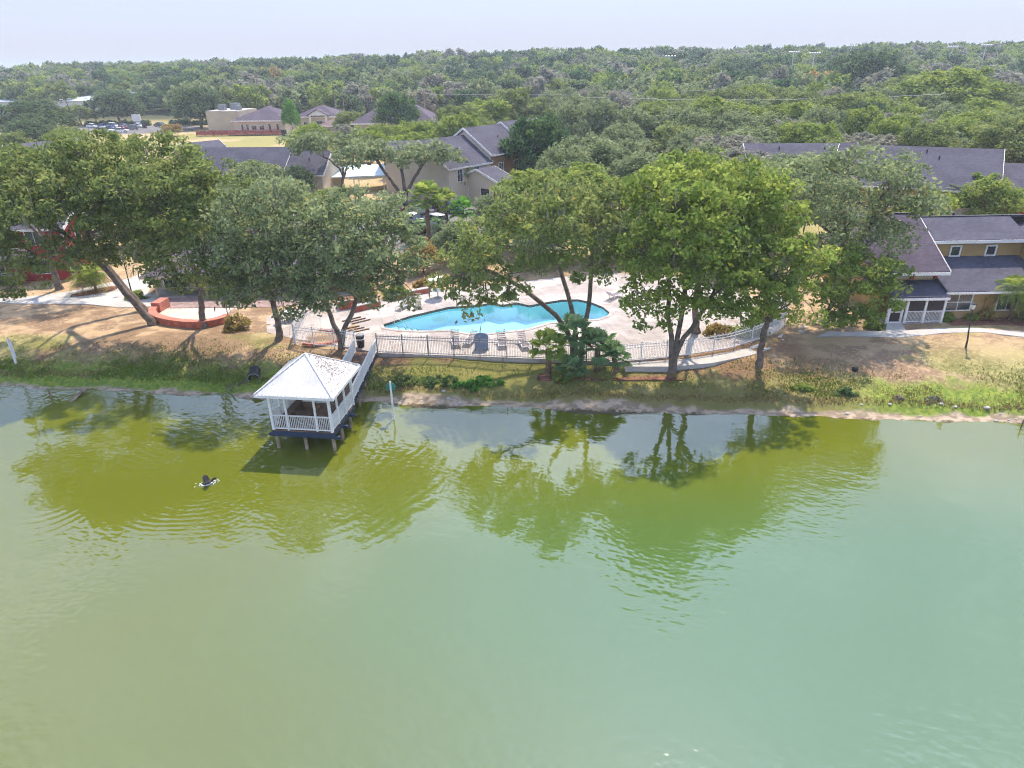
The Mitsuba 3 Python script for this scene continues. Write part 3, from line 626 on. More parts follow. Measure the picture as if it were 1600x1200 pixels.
rng = np.random.default_rng(5)
HW = {0: 'yellow green', 1: 'olive green', 2: 'dark green', 3: 'deep green', 4: 'bright green', 5: 'grey green', 6: 'rust tinged', 7: 'greyish'}
MID = [(-130.5, 205, 12.8, 9.1, 2, 'big dark green tree at the left edge in front of the white metal roof'), (-137.1, 262, 13.0, 8.4, 2, 'dark tree behind the row of parked cars, right of the white metal roof'),
       (-99.6, 240, 14.2, 8.1, 2, 'large dark tree beside the red deck of the tan flat roofed building'), (-151.0, 262, 8.7, 5.4, 1, 'small tree in front of the long white metal roof'),
       (-90.1, 150, 9.0, 2.1, 0, 'small yellow green tree between dark tree and left parking lot'), (-62.0, 212, 11.4, 2.4, 4, 'narrow bright green conical tree in front of the brown hip roof'),
       (-43.7, 205, 8.6, 4.4, 1, 'bushy low tree left of the far hip roofed house'), (-29.1, 195, 13.4, 5.6, 3, 'dense round deep green tree before the far hip roof'),
       (-11.9, 180, 11.2, 5.4, 1, None), (-5.2, 188, 11.9, 6.8, 0, None), (2.2, 195, 14.0, 7.6, 1, None), (4.6, 112.5, 12.9, 5.2, 3, 'deep green tree right of the stepped slate roofs'),
       (13.0, 150, 12.6, 4.6, 5, 'grey green vase shaped oak left of the far parked cars'), (19.4, 153, 13.1, 5.0, 5, 'grey green oak in front of the dark grey building'), (24.9, 150, 11.6, 5.2, 5, None), (31.2, 156, 11.8, 6.0, 1, None), (35.2, 150, 11.4, 6.2, 5, None),
       (44.9, 165, 12.6, 6.8, 0, None), (50.0, 158, 11.4, 6.5, 0, None), (54.2, 150, 9.8, 6.2, 5, None), (60.6, 150, 11.8, 6.7, 0, None), (68.9, 155, 13.3, 7.4, 1, None), (83.7, 172, 13.1, 6.6, 1, None),
       (74.6, 142, 10.4, 6.9, 7, None), (79.9, 140, 9.3, 6.8, 7, None), (86.8, 141, 9.6, 7.1, 5, None), (94.2, 142, 10.6, 7.1, 1, None), (92.3, 132, 9.9, 6.3, 1, None),
       (113.7, 190, 17.1, 12.8, 0, 'very broad dome shaped tree behind the leaning street light'), (123.6, 228, 15.1, 9.7, 1, None), (125.0, 262, 21.7, 12.0, 2, 'tall dark spreading tree right of the stadium light mast'), (135.1, 205, 12.7, 9.6, 1, None), (114.3, 215, 11.6, 7.3, 1, None),
       (16.6, 112, 9.3, 5.1, 5, None), (18.5, 96, 9.2, 4.8, 5, None), (28.5, 104, 9.3, 4.4, 5, None), (32.6, 98, 9.0, 4.8, 7, None), (37.9, 96, 8.9, 4.4, 5, None),
       (54.3, 80, 8.0, 3.7, 0, 'rounded bright tree in front of the red wall'), (59.2, 82, 6.3, 3.0, 0, 'small bright tree at the right edge behind the tan house'), (-7.4, 106, 8.1, 2.6, 5, 'small pale tree in front of the cream wall and carport'),
       (-6.8, 150, 10.5, 4.4, 1, None), (-17.7, 160, 9.1, 4.2, 5, None), (8.7, 88, 8.8, 5.5, 0, None), (2.8, 86, 8.7, 4.2, 0, None), (-5.4, 70, 6.0, 2.3, 5, 'pale small tree right of the parking lot palms'), (-0.7, 76, 7.6, 3.4, 5, None), (29.5, 84, 9.7, 3.9, 0, None),
       (-49.2, 68, 8.2, 2.6, 1, 'olive tree at the left edge above the white railing'), (38.5, 93, 8.4, 2.8, 1, None), (-98.1, 215, 5.0, 3.0, 6, 'small rust coloured tree on the far lawn'),
       (21, 132, 10, 5, 5, None), (40, 120, 10, 5.5, 5, None), (49, 112, 9, 5, 1, None), (60, 118, 9, 5.5, 7, None), (72, 122, 9, 5.6, 5, None), (84, 118, 9, 5.5, 1, None),
       (-52.5, 62.5, 9.0, 3.4, 1, 'dark tree in the left corner behind the red house'), (22.5, 70, 9.2, 4.2, 0, None), (17, 74, 9, 4, 5, None), (4, 72, 8.6, 3.6, 0, None), (-43.5, 95, 9.5, 4.5, 1, None), (-58, 100, 9.6, 5, 5, None), (-72, 104, 9.5, 5, 1, None), (-33, 92, 9.0, 4, 5, None), (-114, 176, 9.5, 5.5, 2, None), (-101, 168, 8.6, 4.6, 1, None), (-124, 192, 10, 6, 2, None), (-108, 160, 8, 4.4, 1, None), (-96, 156, 7.5, 3.6, 2, None), (-40, 84, 8.6, 4.2, 1, None), (-47.5, 90, 9, 4.4, 5, None), (-36, 101, 8.4, 4.0, 1, None), (-54, 82, 9, 4.2, 1, None), (-28, 86, 8.0, 3.8, 5, None), (-22, 84, 7.0, 3.0, 0, None), (-3.2, 66.5, 5.6, 2.2, 0, None), (3, 68, 6.6, 2.8, 5, None), (9, 70, 7.2, 3.2, 1, None), (15, 69.5, 7.0, 3.0, 0, None), (20.5, 64.5, 7.2, 3.0, 0, None), (-8.5, 66.5, 4.8, 1.8, 6, None), (-37.6, 77, 6.4, 2.6, 0, None), (-33.5, 81, 7.0, 3.0, 1, None), (-42.5, 80, 7.4, 3.0, 5, None), (-31.5, 106, 7.0, 2.6, 5, None)]
FREE = [(10, 75, 60, 235)]
_r = np.random.default_rng(8)
for _ in range(900):
    yy = _r.uniform(72, 240)
    xx = _r.uniform(-0.42 if yy < 112 else -0.30, 0.80) * yy
    if len(MID) > 185 or (yy < 100 and (xx < 3 or xx > 36)) or (xx < 4 and (yy < 128 or yy > 150)) or (5 < xx < 32 and 122 < yy < 160) or (24 < xx < 78 and 76 < yy < 110) or (xx < 8 and yy > 196) or (4 < xx < 40 and 160 < yy < 178):
        continue
    if -34 < xx < -2 and yy > 196 or xx < -38:
        continue
    if min((xx - q[0]) ** 2 + (yy - q[1]) ** 2 for q in MID) < 6.4 ** 2:
        continue
    MID.append((xx, yy, 1.5 + _r.uniform(7.2, 10.4) + max(0, yy - 130) * .02, _r.uniform(4.0, 5.8), int(_r.choice([0, 1, 5, 7, 2], p=[.26, .28, .28, .1, .08])), None))
def zone(x, y):
    r = x / y
    k = int(np.searchsorted([-.42, -.25, -.08, .06, .2, .33, .47, .6], r))
    where = ['at the far left', 'behind the left oaks', 'around the slate roofed houses left of centre', 'behind the pool', 'right of the stepped slate roofs', 'above the yellow green oak right of centre', 'above the large dark grey oak', 'above the tan house roof', 'at the right edge'][k]
    return where, ['nearest rank', 'second rank', 'third rank', 'rear rank'][int(np.searchsorted([98, 130, 170], y))]


for x, y, zt, R, h, lab in MID:
    key = thing('tree' if h != 4 else 'conical_tree', lab or f'{HW[h]} rounded tree {zone(x, y)[0]}, {zone(x, y)[1]}', 'tree', None if lab else f'{HW[h]} trees {zone(x, y)[0]}, {zone(x, y)[1]}')
    z = gz(x, y)
    place(key, f'mid_{h}_{int(rng.integers(2))}', x, y, z - 0.1, R * 1.15, zt - z + 0.1, rng.uniform(0, 360))

# far woods: 300 nearest as trees, the rest as one wood
FAR = []
y = 236.0
while y < 640:
    half = 0.80 * y + 12
    n = int(2 * half / (11.0 + (y - 236) * 0.010))
    for k in range(n):
        x = -half + 2 * half * (k + rng.uniform(0.1, 0.9)) / n
        yy = y + rng.uniform(-5, 5)
        if -112 < x < 2 and yy < 252 or -225 < x < -112 and yy < 300 or x > 0 and x < 20 and yy < 240:
            continue
        FAR.append((x, yy))
    y += 10.5 + (y - 236) * 0.022
FARN = np.array(FAR)
order = np.argsort(FARN[:, 1])
def side(x, y):
    k = int(np.searchsorted([-.6, -.42, -.28, -.1, .05, .18, .32, .46, .6], x / y))
    return ['at the far left edge', 'above the long white metal roof', 'above the office building', 'above the wide plum hip roof', 'above the stepped slate roofs', 'above the dark grey building', 'right of centre', 'below the left floodlight masts', 'below the tall dark spreading tree', 'at the right edge'][k]
for k, i in enumerate(order):
    x, yy = FARN[i]
    big = meshkit.noise(np.array([[x / 45.0, yy / 45.0, 3.0]]), 2)[0]
    h = int(rng.choice([1, 2, 3, 0, 5, 7, 6], p=[.22, .30, .22, .14, .07, .045, .005] if x < 20 else [.14, .29, .12, .25, .14, .055, .005]))
    if big > 0.62 and rng.random() < 0.6:
        h = int(rng.choice([5, 7, 0]))
    R, Hh = rng.uniform(5.4, 9.0), rng.uniform(8.5, 14.5)
    if k < 300:
        key = thing('woodland_tree', f'{HW[h]} broadleaf tree in the far woods {side(x, yy)}', 'tree', f'{HW[h]} trees of the far woods {side(x, yy)}')
    else:
        key = f'far_wood__{k - 299:03d}'
    place(key, f'far_{h}_{int(rng.integers(2))}', x, yy, gz(x, yy) - 0.6, R, Hh, rng.uniform(0, 360))
labels['far_wood'] = {'label': 'hazy blue green wooded ridge along the horizon', 'category': 'wood', 'kind': 'stuff'}

# ------------------------------------------------------------------ paths, beds, parking
Z0 = 1.5
slab('left_path', [(-52, 59.9), (-46.4, 60.5), (-42.7, 61.3), (-41.0, 62.5), (-39.5, 64.0), (-37.6, 66.2), (-36.5, 69.5), (-34.2, 69.5), (-34.4, 65.2), (-33.4, 61.5), (-31.0, 59.2), (-30.9, 57.7), (-32.3, 57.3),
                   (-34.1, 57.4), (-37.2, 58.4), (-40.7, 58.7), (-43.2, 58.8), (-45.7, 59.4), (-52, 58.7)], 1.2, Z0 + .05, 'concrete', 'pale concrete footpath at the left curving round a mulch island',
     [[(-40.0, 60.5), (-38.5, 61.0), (-37.0, 62.1), (-36.9, 63.3), (-37.4, 64.1), (-38.6, 63.4), (-39.6, 62.4), (-40.4, 61.3)]])
slab('mulch_island', Polygon([(-40.0, 60.5), (-38.5, 61.0), (-37.0, 62.1), (-36.9, 63.3), (-37.4, 64.1), (-38.6, 63.4), (-39.6, 62.4), (-40.4, 61.3)]).buffer(-0.05), 1.2, Z0 + .06, 'mulch', 'reddish mulch island inside the left footpath')
slab('right_path', [(24.0, 48.7), (25.9, 48.5), (28.2, 48.6), (29.0, 50.2), (30.2, 50.2), (29.7, 48.6), (32.6, 49.0), (35.2, 48.9), (38.1, 47.9), (43, 46), (60, 41), (60, 39.8), (42, 44.9), (37.4, 46.9), (35.2, 48.0),
                    (32.2, 48.0), (30.2, 47.5), (28.4, 47.2), (25.5, 47.7), (22.6, 47.7)], 1.2, Z0 + .045, 'concrete', 'pale concrete footpath passing the screened porch on the right')
slab('curved_path', [(7.9, 43.55), (10.7, 43.9), (12.3, 44.15), (14.0, 44.7), (15.6, 45.25), (17.6, 46.4), (19.6, 47.7), (21.4, 49.7), (22.2, 51.4), (22.2, 58), (23.8, 58), (23.7, 52.4), (22.8, 50.0), (24.1, 48.72), (22.65, 47.65), (21.2, 47.6), (19.3, 46.1), (16.7, 44.5), (13.6, 43.25), (10.7, 42.8), (7.7, 42.95)],
     0.9, Z0 - .02, 'concrete', 'grey footpath curving along the outside of the white pool fence')
slab('clubhouse_patio', [(-32.4, 57.35), (-30.6, 57.0), (-23.5, 56.8), (-20.4, 56.8), (-17.3, 57.5), (-17.0, 60.9), (-32.6, 60.9)], 1.2, Z0 + .04, 'pavers', 'mauve paver strip in front of the clubhouse')
slab('seat_wall_patio', [(-29.8, 56.9), (-29.7, 55.5), (-28.9, 54.2), (-27.6, 53.2), (-26.2, 52.6), (-24.7, 52.5), (-24.0, 53.2), (-23.7, 56.7)], 1.2, Z0 + .03, 'pale_pavers', 'pale paved half round patio inside the red seat wall')
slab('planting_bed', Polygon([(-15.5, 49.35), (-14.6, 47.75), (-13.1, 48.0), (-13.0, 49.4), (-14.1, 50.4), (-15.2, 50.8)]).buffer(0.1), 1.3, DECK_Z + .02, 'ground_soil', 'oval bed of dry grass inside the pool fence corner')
slab('mulch_bed', [(33.6, 49.4), (37, 49.5), (42, 48.6), (48, 46), (48, 51.0), (33.7, 51.0)], 1.2, Z0 + .03, 'mulch', 'dark mulch bed under the palms beside the tan house')
slab('palm_bed', Polygon([(2, 42.6), (6, 42.2), (9.4, 42.2), (11.4, 42.0), (11.6, 42.9), (8.6, 43.0), (7.0, 43.4), (2.4, 43.9)]).buffer(0.3), 0.2, 0.98, 'mulch', 'reddish mulch around the fan palms on the bank')
slab('car_park', [(-30, 76), (-1, 74), (1.5, 88), (-2.5, 99), (-8, 104.5), (-24, 107.0), (-34, 96)], 1.0, Z0 + .03, 'asphalt', 'pale grey car park between the clubhouse and the stepped slate roofs')
slab('far_car_park', [(-150, 240), (-118, 225), (-101, 227), (-99, 247), (-128, 262), (-150, 262)], 0.8, Z0 + .02, 'asphalt', 'distant car park at the upper left')
slab('rear_car_park', [(8, 131), (26, 127), (30, 141), (9, 145)], 0.9, Z0 + .02, 'asphalt', 'shady asphalt drive behind the stepped slate roofs')
slab('rear_drive', [(11, 150.5), (60, 146), (62, 152.5), (12, 157)], 0.9, Z0 + .025, 'asphalt', 'asphalt parking bay in front of the dark grey building')
slab('red_mulch_strip', [(11, 146.5), (32, 142.5), (33, 145), (11.5, 149.5)], 0.9, Z0 + .03, 'mulch', 'rust red mulch strip under the vase shaped oaks')
slab('main_road', [(40, 196), (160, 160), (160, 167), (40, 204)], 0.8, Z0 + .02, 'concrete', 'pale road glimpsed behind the trees on the right')


# ------------------------------------------------------------------ fences and rails
def resample(line, step):
    ls = LineString(line)
    n = max(1, int(round(ls.length / step)))
    return np.array([ls.interpolate(k / n, normalized=True).coords[0][:2] for k in range(n + 1)])


def picket_fence(label, line, z, h, bsdf, post_gap=2.1, gap=0.115, group='picket fences round the pool terrace', name='picket_fence'):
    t = thing(name, label, 'fence', group)
    P = resample(line, post_gap)
    for x, y in P:
        b = MB().box((x, y, z + h / 2 + 0.02), (0.075, 0.075, h + 0.1)).hull([(x + a, y + b_, z + h + 0.07) for a in (-.05, .05) for b_ in (-.05, .05)] + [(x, y, z + h + 0.13)])
        part(t, 'post', b, bsdf)
    R = resample(line, 0.5)
    for hz in (0.14, h - 0.32, h - 0.12):
        m = MB()
        for a, b in zip(R[:-1], R[1:]):
            m.beam((*a, z + hz), (*b, z + hz), 0.035, 0.045)
        part(t, 'rail', m, bsdf)
    m = MB()
    for x, y in resample(line, gap):
        m.box((x, y, z + 0.05 + h / 2), (0.022, 0.022, h - 0.05))
    part(t, 'picket', m, bsdf, stuff=True)
    return t


F_TOP = 1.45
picket_fence('grey picket fence in front of the loungers, from gangway to fan palms', [(-9.6, 46.0), (0, 44.68), (7.0, 43.6)], 1.5, F_TOP, 'grey_metal', 1.85)  # shade side of the pale pickets put into the colour as grey
picket_fence('white picket fence curving along the footpath right of the fan palms', [(7.15, 43.6), (9.3, 44.02), (10.7, 44.2), (12.3, 44.5), (14.0, 45.05), (15.5, 45.6), (17.5, 46.8), (19.4, 48.1), (21.1, 50.0), (21.8, 52.0), (21.8, 56)], 1.5, 1.3, 'pale_fence', 1.9)
picket_fence('pale picket fence round the oval bed left of the gangway', [(-11.4, 46.9), (-14.5, 47.6), (-16.1, 48.2)], 1.5, F_TOP, 'pale_fence', 1.75)
picket_fence('pale picket fence running back towards the clubhouse from the bed corner', [(-16.2, 48.3), (-16.6, 51.2), (-16.9, 54.4)], 1.5, F_TOP, 'pale_fence', 1.55)
picket_fence('white gate fence beside the orange wall of the clubhouse', [(-16.6, 55.6), (-16.0, 58.6)], 1.5, 1.7, 'white_paint', 1.5)
picket_fence('white railing in front of the hedge at the left edge', [(-52.5, 65.9), (-48.0, 65.8)], 1.5, 1.0, 'white_paint', 1.5, group=None, name='railing')


def railing(parent, a, b, h=0.95, posts=0, gap=0.105, bsdf='white_paint', name='railing'):
    a, b = np.array(a, float), np.array(b, float)
    k = part(parent, name, MB().beam(a + [0, 0, h], b + [0, 0, h], 0.09, 0.05).beam(a + [0, 0, 0.1], b + [0, 0, 0.1], 0.06, 0.06), bsdf)
    m = MB()
    n = max(2, int(np.linalg.norm(b - a) / gap))
    for t in (np.arange(n) + 0.5) / n:
        p = a + (b - a) * t
        m.box(p + [0, 0, h / 2 + 0.04], (0.034, 0.034, h - 0.12))
    part(k, 'baluster', m, bsdf, stuff=True)
    return k


# ------------------------------------------------------------------ gazebo on piles and its gangway
GR, GC = math.radians(-8.0), np.array([-11.86, 36.85, 0.0])
GZ, GH = 1.25, 1.84


def gl(x, y, z=0.0):
    return rot_z(GR) @ np.array([x, y, 0.0]) + GC + [0, 0, z]


gaz = thing('gazebo', 'white gazebo with pyramid metal roof on wooden piles over the lake', 'gazebo')
m, j = MB(), MB()
nb = 26
for k in range(nb):
    y0 = -GH + 2 * GH * (k + 0.5) / nb
    m.box(gl(0, y0, GZ - 0.02), (2 * GH, 2 * GH / nb - 0.012, 0.04), GR)
part(gaz, 'floor_board', m, 'deck_timber', stuff=True)
for s in (-1, 1):
    part(gaz, 'rim_beam', MB().box(gl(0, s * (GH - .03), GZ - 0.17), (2 * GH + .04, 0.07, 0.25), GR), 'navy_paint')
    part(gaz, 'rim_beam', MB().box(gl(s * (GH - .03), 0, GZ - 0.17), (0.07, 2 * GH - .12, 0.25), GR), 'navy_paint')
for yy in (-GH + 0.16, -0.35, 1.1):
    part(gaz, 'cross_beam', MB().box(gl(0, yy, GZ - 0.37), (2 * GH + 0.62, 0.16, 0.16), GR), 'navy_paint')
    for xx in (-GH + 0.12, 0.02, GH - 0.12):
        p = gl(xx, yy, 0)
        part(gaz, 'pile', MB().tube([p + [0, 0, -1.2], p + [0.01, 0, 0], p + [0, 0.01, GZ - 0.45]], 0.105, 12), 'old_timber', smooth=50)
EH, EZ, PZ = 2.29, 3.72, 5.35
posts = [(-1, -1), (-.48, -1), (.5, -1), (1, -1), (1, -.38), (1, .3), (1, 1), (-1, 1), (-1, -.38), (-1, .3), (-.3, 1)]
for a, b in posts:
    w = 0.14 if abs(a) == 1 and abs(b) == 1 else 0.1
    part(gaz, 'post', MB().box(gl(a * (GH - .07), b * (GH - .07), (GZ + EZ) / 2), (w, w, EZ - GZ), GR), 'white_paint')
g0 = GH - .07
for a, b in (((-g0, -g0), (g0, -g0)), ((g0, -g0), (g0, g0)), ((-g0, -g0), (-g0, g0)), ((-g0, g0), (-.3 * g0, g0))):
    railing(gaz, gl(*a, GZ), gl(*b, GZ), 0.95)
part(gaz, 'bench', MB().box(gl(-1.42, 0, GZ + .45), (0.42, 3.0, 0.05), GR).box(gl(-1.42, -1.2, GZ + .22), (0.36, 0.08, 0.42), GR).box(gl(-1.42, 0, GZ + .22), (0.36, 0.08, 0.42), GR).box(gl(-1.42, 1.2, GZ + .22), (0.36, 0.08, 0.42), GR), 'deck_timber')
for k in range(4):
    Rk = rot_z(k * math.pi / 2)
    q = lambda x, y, z: gl(*(Rk @ np.array([x, y, 0]))[:2], z)
    a, b, p = q(-EH, -EH, EZ), q(EH, -EH, EZ), q(0, 0, PZ)
    dn = np.array([0, 0, -0.05])
    pan = part(gaz, 'roof_panel', MB().add([a, b, p, a + dn, b + dn, p + dn], [[0, 1, 2], [3, 5, 4], [0, 3, 4], [0, 4, 1], [1, 4, 5], [1, 5, 2], [2, 5, 3], [2, 3, 0]]), 'white_metal')
    m = MB()
    for u in np.arange(-EH + 0.23, EH, 0.229):
        t = 1 - abs(u) / EH
        top = q(u, -EH * (1 - t), EZ + (PZ - EZ) * t)
        m.beam(q(u, -EH, EZ) + [0, 0, .012], top + [0, 0, .012], 0.035, 0.03)
    part(pan, 'seam', m, 'white_metal', stuff=True)
    part(gaz, 'fascia', MB().box(q(0, -EH - .012, EZ - 0.1), (2 * EH + .05, 0.04, 0.17), GR + k * math.pi / 2), 'white_paint')
    part(gaz, 'ridge_cap', MB().beam(q(-EH, -EH, EZ + .03), p + [0, 0, 0.03], 0.09, 0.04), 'white_metal')
    part(gaz, 'header_beam', MB().box(q(0, -g0, EZ - 0.13), (2 * g0 - .2, 0.09, 0.14), GR + k * math.pi / 2), 'white_paint')

gw = thing('gangway', 'timber gangway with white rails from the pool gate to the gazebo', 'gangway')
A0, A1 = np.array([-10.72, 38.72, 1.25]), np.array([-10.5, 46.25, 1.5])
m = MB()
nb = 52
for k in range(nb):
    p = A0 + (A1 - A0) * (k + .5) / nb
    m.box(p - [0, 0, .02], (1.55, 0.134, 0.04), math.radians(-1.5))
part(gw, 'plank', m, 'deck_timber', stuff=True)
for s in (-.78, .78):
    o = np.array([s, 0, 0])
    part(gw, 'stringer', MB().beam(A0 + o - [0, 0, .16], A1 + o - [0, 0, .16], 0.06, 0.22), 'navy_paint')
    for k in range(6):
        p = A0 + (A1 - A0) * k / 5 + o * 0.97
        part(gw, 'post', MB().box(p + [0, 0, .36], (0.09, 0.09, 1.3)), 'white_paint')
    railing(gw, A0 + o * 0.97, A1 + o * 0.97, 0.95, gap=0.11)
    for k in range(1, 4):
        p = A0 + (A1 - A0) * k / 4 + o * 0.85
        part(gw, 'pile', MB().tube([[p[0], p[1], -0.9], [p[0], p[1], p[2] - 0.06]], 0.09, 10), 'old_timber', smooth=50)

# ------------------------------------------------------------------ swimming pool
pool = thing('swimming_pool', 'turquoise swimming pool with zigzag far edge and dark tile line', 'swimming pool')
pp = np.array(POOL)
if Polygon(pp).exterior.is_ccw:
    pp = pp[::-1]
WZ, FZ = DECK_Z - 0.16, DECK_Z - 1.45


def wall_strip(ring, z0, z1):
    n = len(ring)
    v = np.vstack([np.c_[ring, np.full(n, z0)], np.c_[ring, np.full(n, z1)]])
    i = np.arange(n)
    return v, np.stack([i, (i + 1) % n, (i + 1) % n + n, i + n], 1)


m = MB()
m.add(*wall_strip(pp, FZ, WZ - .02))
tv, tf = trimesh.creation.triangulate_polygon(Polygon(pp), engine='earcut')
m.add(np.c_[tv, np.full(len(tv), FZ)], tf)
part(pool, 'basin', m, 'pool_plaster')
part(pool, 'tile_band', MB().add(*wall_strip(pp, WZ - .02, DECK_Z + .02)), 'brown_tile')
part(pool, 'water', MB().add(np.c_[tv, np.full(len(tv), WZ)], tf), 'pool_surface')
ring = Polygon(pp).buffer(0.32, join_style='round').difference(Polygon(pp).buffer(0.005))
m = trimesh.creation.extrude_polygon(ring, 0.035, engine='earcut')
part(pool, 'coping', (np.asarray(m.vertices) + [0, 0, DECK_Z + .003], m.faces), 'pool_paving')
for k in range(4):
    c0 = np.array([-10.0, 51.6])
    r = 1.1 + 0.55 * k
    a = np.linspace(-0.35, 0.6, 9)
    arc = [(c0[0] + r * math.cos(t), c0[1] + r * math.sin(t)) for t in a]
    g = Polygon([tuple(c0)] + arc).intersection(Polygon(pp).buffer(-0.03))
    m = trimesh.creation.extrude_polygon(g, WZ - 0.15 - 0.2 * k - FZ, engine='earcut')
    key = part(pool, 'step', (np.asarray(m.vertices) + [0, 0, FZ + .004 * k], m.faces), 'pool_plaster')
    ring = LineString(arc).buffer(0.05).intersection(Polygon(pp).buffer(-0.04))
    m = trimesh.creation.extrude_polygon(ring, 0.012, engine='earcut') if ring.geom_type == 'Polygon' else None
    if m is not None:
        part(key, 'nosing', (np.asarray(m.vertices) + [0, 0, WZ - 0.15 - 0.2 * k + .012], m.faces), 'brown_tile')
part(pool, 'handrail', MB().tube([(-9.2, 51.5, DECK_Z - .7), (-9.2, 51.5, DECK_Z + .5), (-9.0, 51.45, DECK_Z + .75), (-8.3, 51.35, DECK_Z + .3), (-7.9, 51.3, DECK_Z - .6)], 0.025, 8), 'steel', smooth=50)

# ------------------------------------------------------------------ things on the terrace
def lounger(x, y, rz, label, back=0.9, group='sun loungers on the pool terrace'):
    t = thing('sun_lounger', label, 'lounger', group)
    c, s = math.cos(back), math.sin(back)
    o = (x, y, DECK_Z)
    m = MB().beam((-.3, -.95, .3), (-.3, .35, .3), .04, .04).beam((.3, -.95, .3), (.3, .35, .3), .04, .04).beam((-.3, -.95, .3), (.3, -.95, .3), .04, .04)
    m.beam((-.3, .35, .3), (-.3, .35 + .75 * c, .3 + .75 * s), .04, .04).beam((.3, .35, .3), (.3, .35 + .75 * c, .3 + .75 * s), .04, .04)
    part(t, 'frame', m.moved(o, rz), 'white_paint')
    for q in range(9):
        m = MB().box((0, -.85 + q * .145, .31), (.56, .12, .018))
        part(t, 'slat', m.moved(o, rz), 'sling_fabric')
    for q in range(5):
        u = .1 + q * .145
        m = MB().beam((-.28, .35 + u * c, .3 + u * s), (.28, .35 + u * c, .3 + u * s), .12, .018)
        part(t, 'back_slat', m.moved(o, rz), 'sling_fabric')
    for a in (-.28, .28):
        for b in (-.85, .3):
            part(t, 'leg', MB().box((a, b, .15), (.04, .04, .3)).moved(o, rz), 'white_paint')


lounger(-4.1, 47.6, 0.15, 'lounger with raised back nearest the gangway, behind the grey fence', 0.95)
lounger(-3.0, 47.8, -0.3, 'small lounger second from the gangway, behind the grey fence', 0.5)
lounger(-0.7, 47.2, 0.1, 'lounger right of the arched blue board with upright back', 1.15)
lounger(0.9, 46.9, 0.2, 'lounger partly hidden by the fan palms, behind the grey fence', 0.8)
lounger(-9.0, 56.0, -0.5, 'lounger in front of the brick planter, the left one of two', 0.7)
lounger(-7.9, 56.4, 0.2, 'lounger in front of the brick planter, the right one of two', 1.0)
lounger(9.0, 57.6, 2.4, 'lounger beyond the far end of the pool', 0.7)
b = MB()
prof = [(-.5, 0), (.5, 0), (.5, .95)] + [(.5 * math.cos(a), .95 + .28 * math.sin(a)) for a in np.linspace(0.1, math.pi - 0.1, 9)] + [(-.5, .95)]
m = trimesh.creation.extrude_polygon(Polygon(prof), 0.08, engine='earcut')
v = np.asarray(m.vertices)[:, [0, 2, 1]] * [1, -1, 1]
bd = thing('notice_board', 'arched blue grey board standing behind the grey fence', 'notice board')
part(bd, 'board', (v + [-2.15, 46.3, DECK_Z + .1], m.faces), 'panel_blue')
for s in (-.44, .44):
    part(bd, 'leg', MB().box((-2.15 + s, 46.34, DECK_Z + .5), (.07, .07, 1.0)), 'grey_metal')
part(bd, 'base', MB().box((-2.15, 46.34, DECK_Z + .03), (1.1, .4, .06)), 'grey_metal')

tc = thing('trash_can', 'black trash can with white liner at the gangway gate', 'trash can')
a = np.linspace(0, 1, 5)
part(tc, 'body', MB().tube([(-11.05, 47.3, DECK_Z), (-11.05, 47.3, DECK_Z + .45), (-11.05, 47.3, DECK_Z + .85)], [.25, .29, .3], 18), 'rubber_black', smooth=40)
part(tc, 'liner', MB().tube([(-11.05, 47.3, DECK_Z + .60), (-11.05, 47.3, DECK_Z + .66)], .315, 18), 'white_paint')
part(tc, 'lid', MB().tube([(-11.05, 47.3, DECK_Z + .86), (-11.05, 47.3, DECK_Z + .97), (-11.05, 47.3, DECK_Z + 1.02)], [.31, .3, .1], 18), 'grey_metal', smooth=40)


def patio_table(x, y, label, umb=True, top='white_paint'):
    t = thing('patio_table', label, 'table', 'tables on the terrace')
    part(t, 'tabletop', MB().tube([(x, y, DECK_Z + .7), (x, y, DECK_Z + .74)], .6, 24), top)
    part(t, 'pedestal', MB().tube([(x, y, DECK_Z), (x, y, DECK_Z + .7)], .05, 8), 'grey_metal')
    part(t, 'base', MB().tube([(x, y, DECK_Z), (x, y, DECK_Z + .05)], .3, 16), 'grey_metal')


def patio_chair(x, y, rz, label, bs='deck_timber'):
    t = thing('patio_chair', label, 'chair', 'chairs on the terrace')
    o = (x, y, DECK_Z)
    part(t, 'seat', MB().box((0, 0, .43), (.5, .48, .05)).moved(o, rz), bs)
    part(t, 'backrest', MB().box((0, .24, .72), (.5, .05, .5), 0, -.12).moved(o, rz), bs)
    for a in (-.21, .21):
        for b in (-.2, .2):
            part(t, 'leg', MB().box((a, b, .2), (.04, .04, .42)).moved(o, rz), bs)


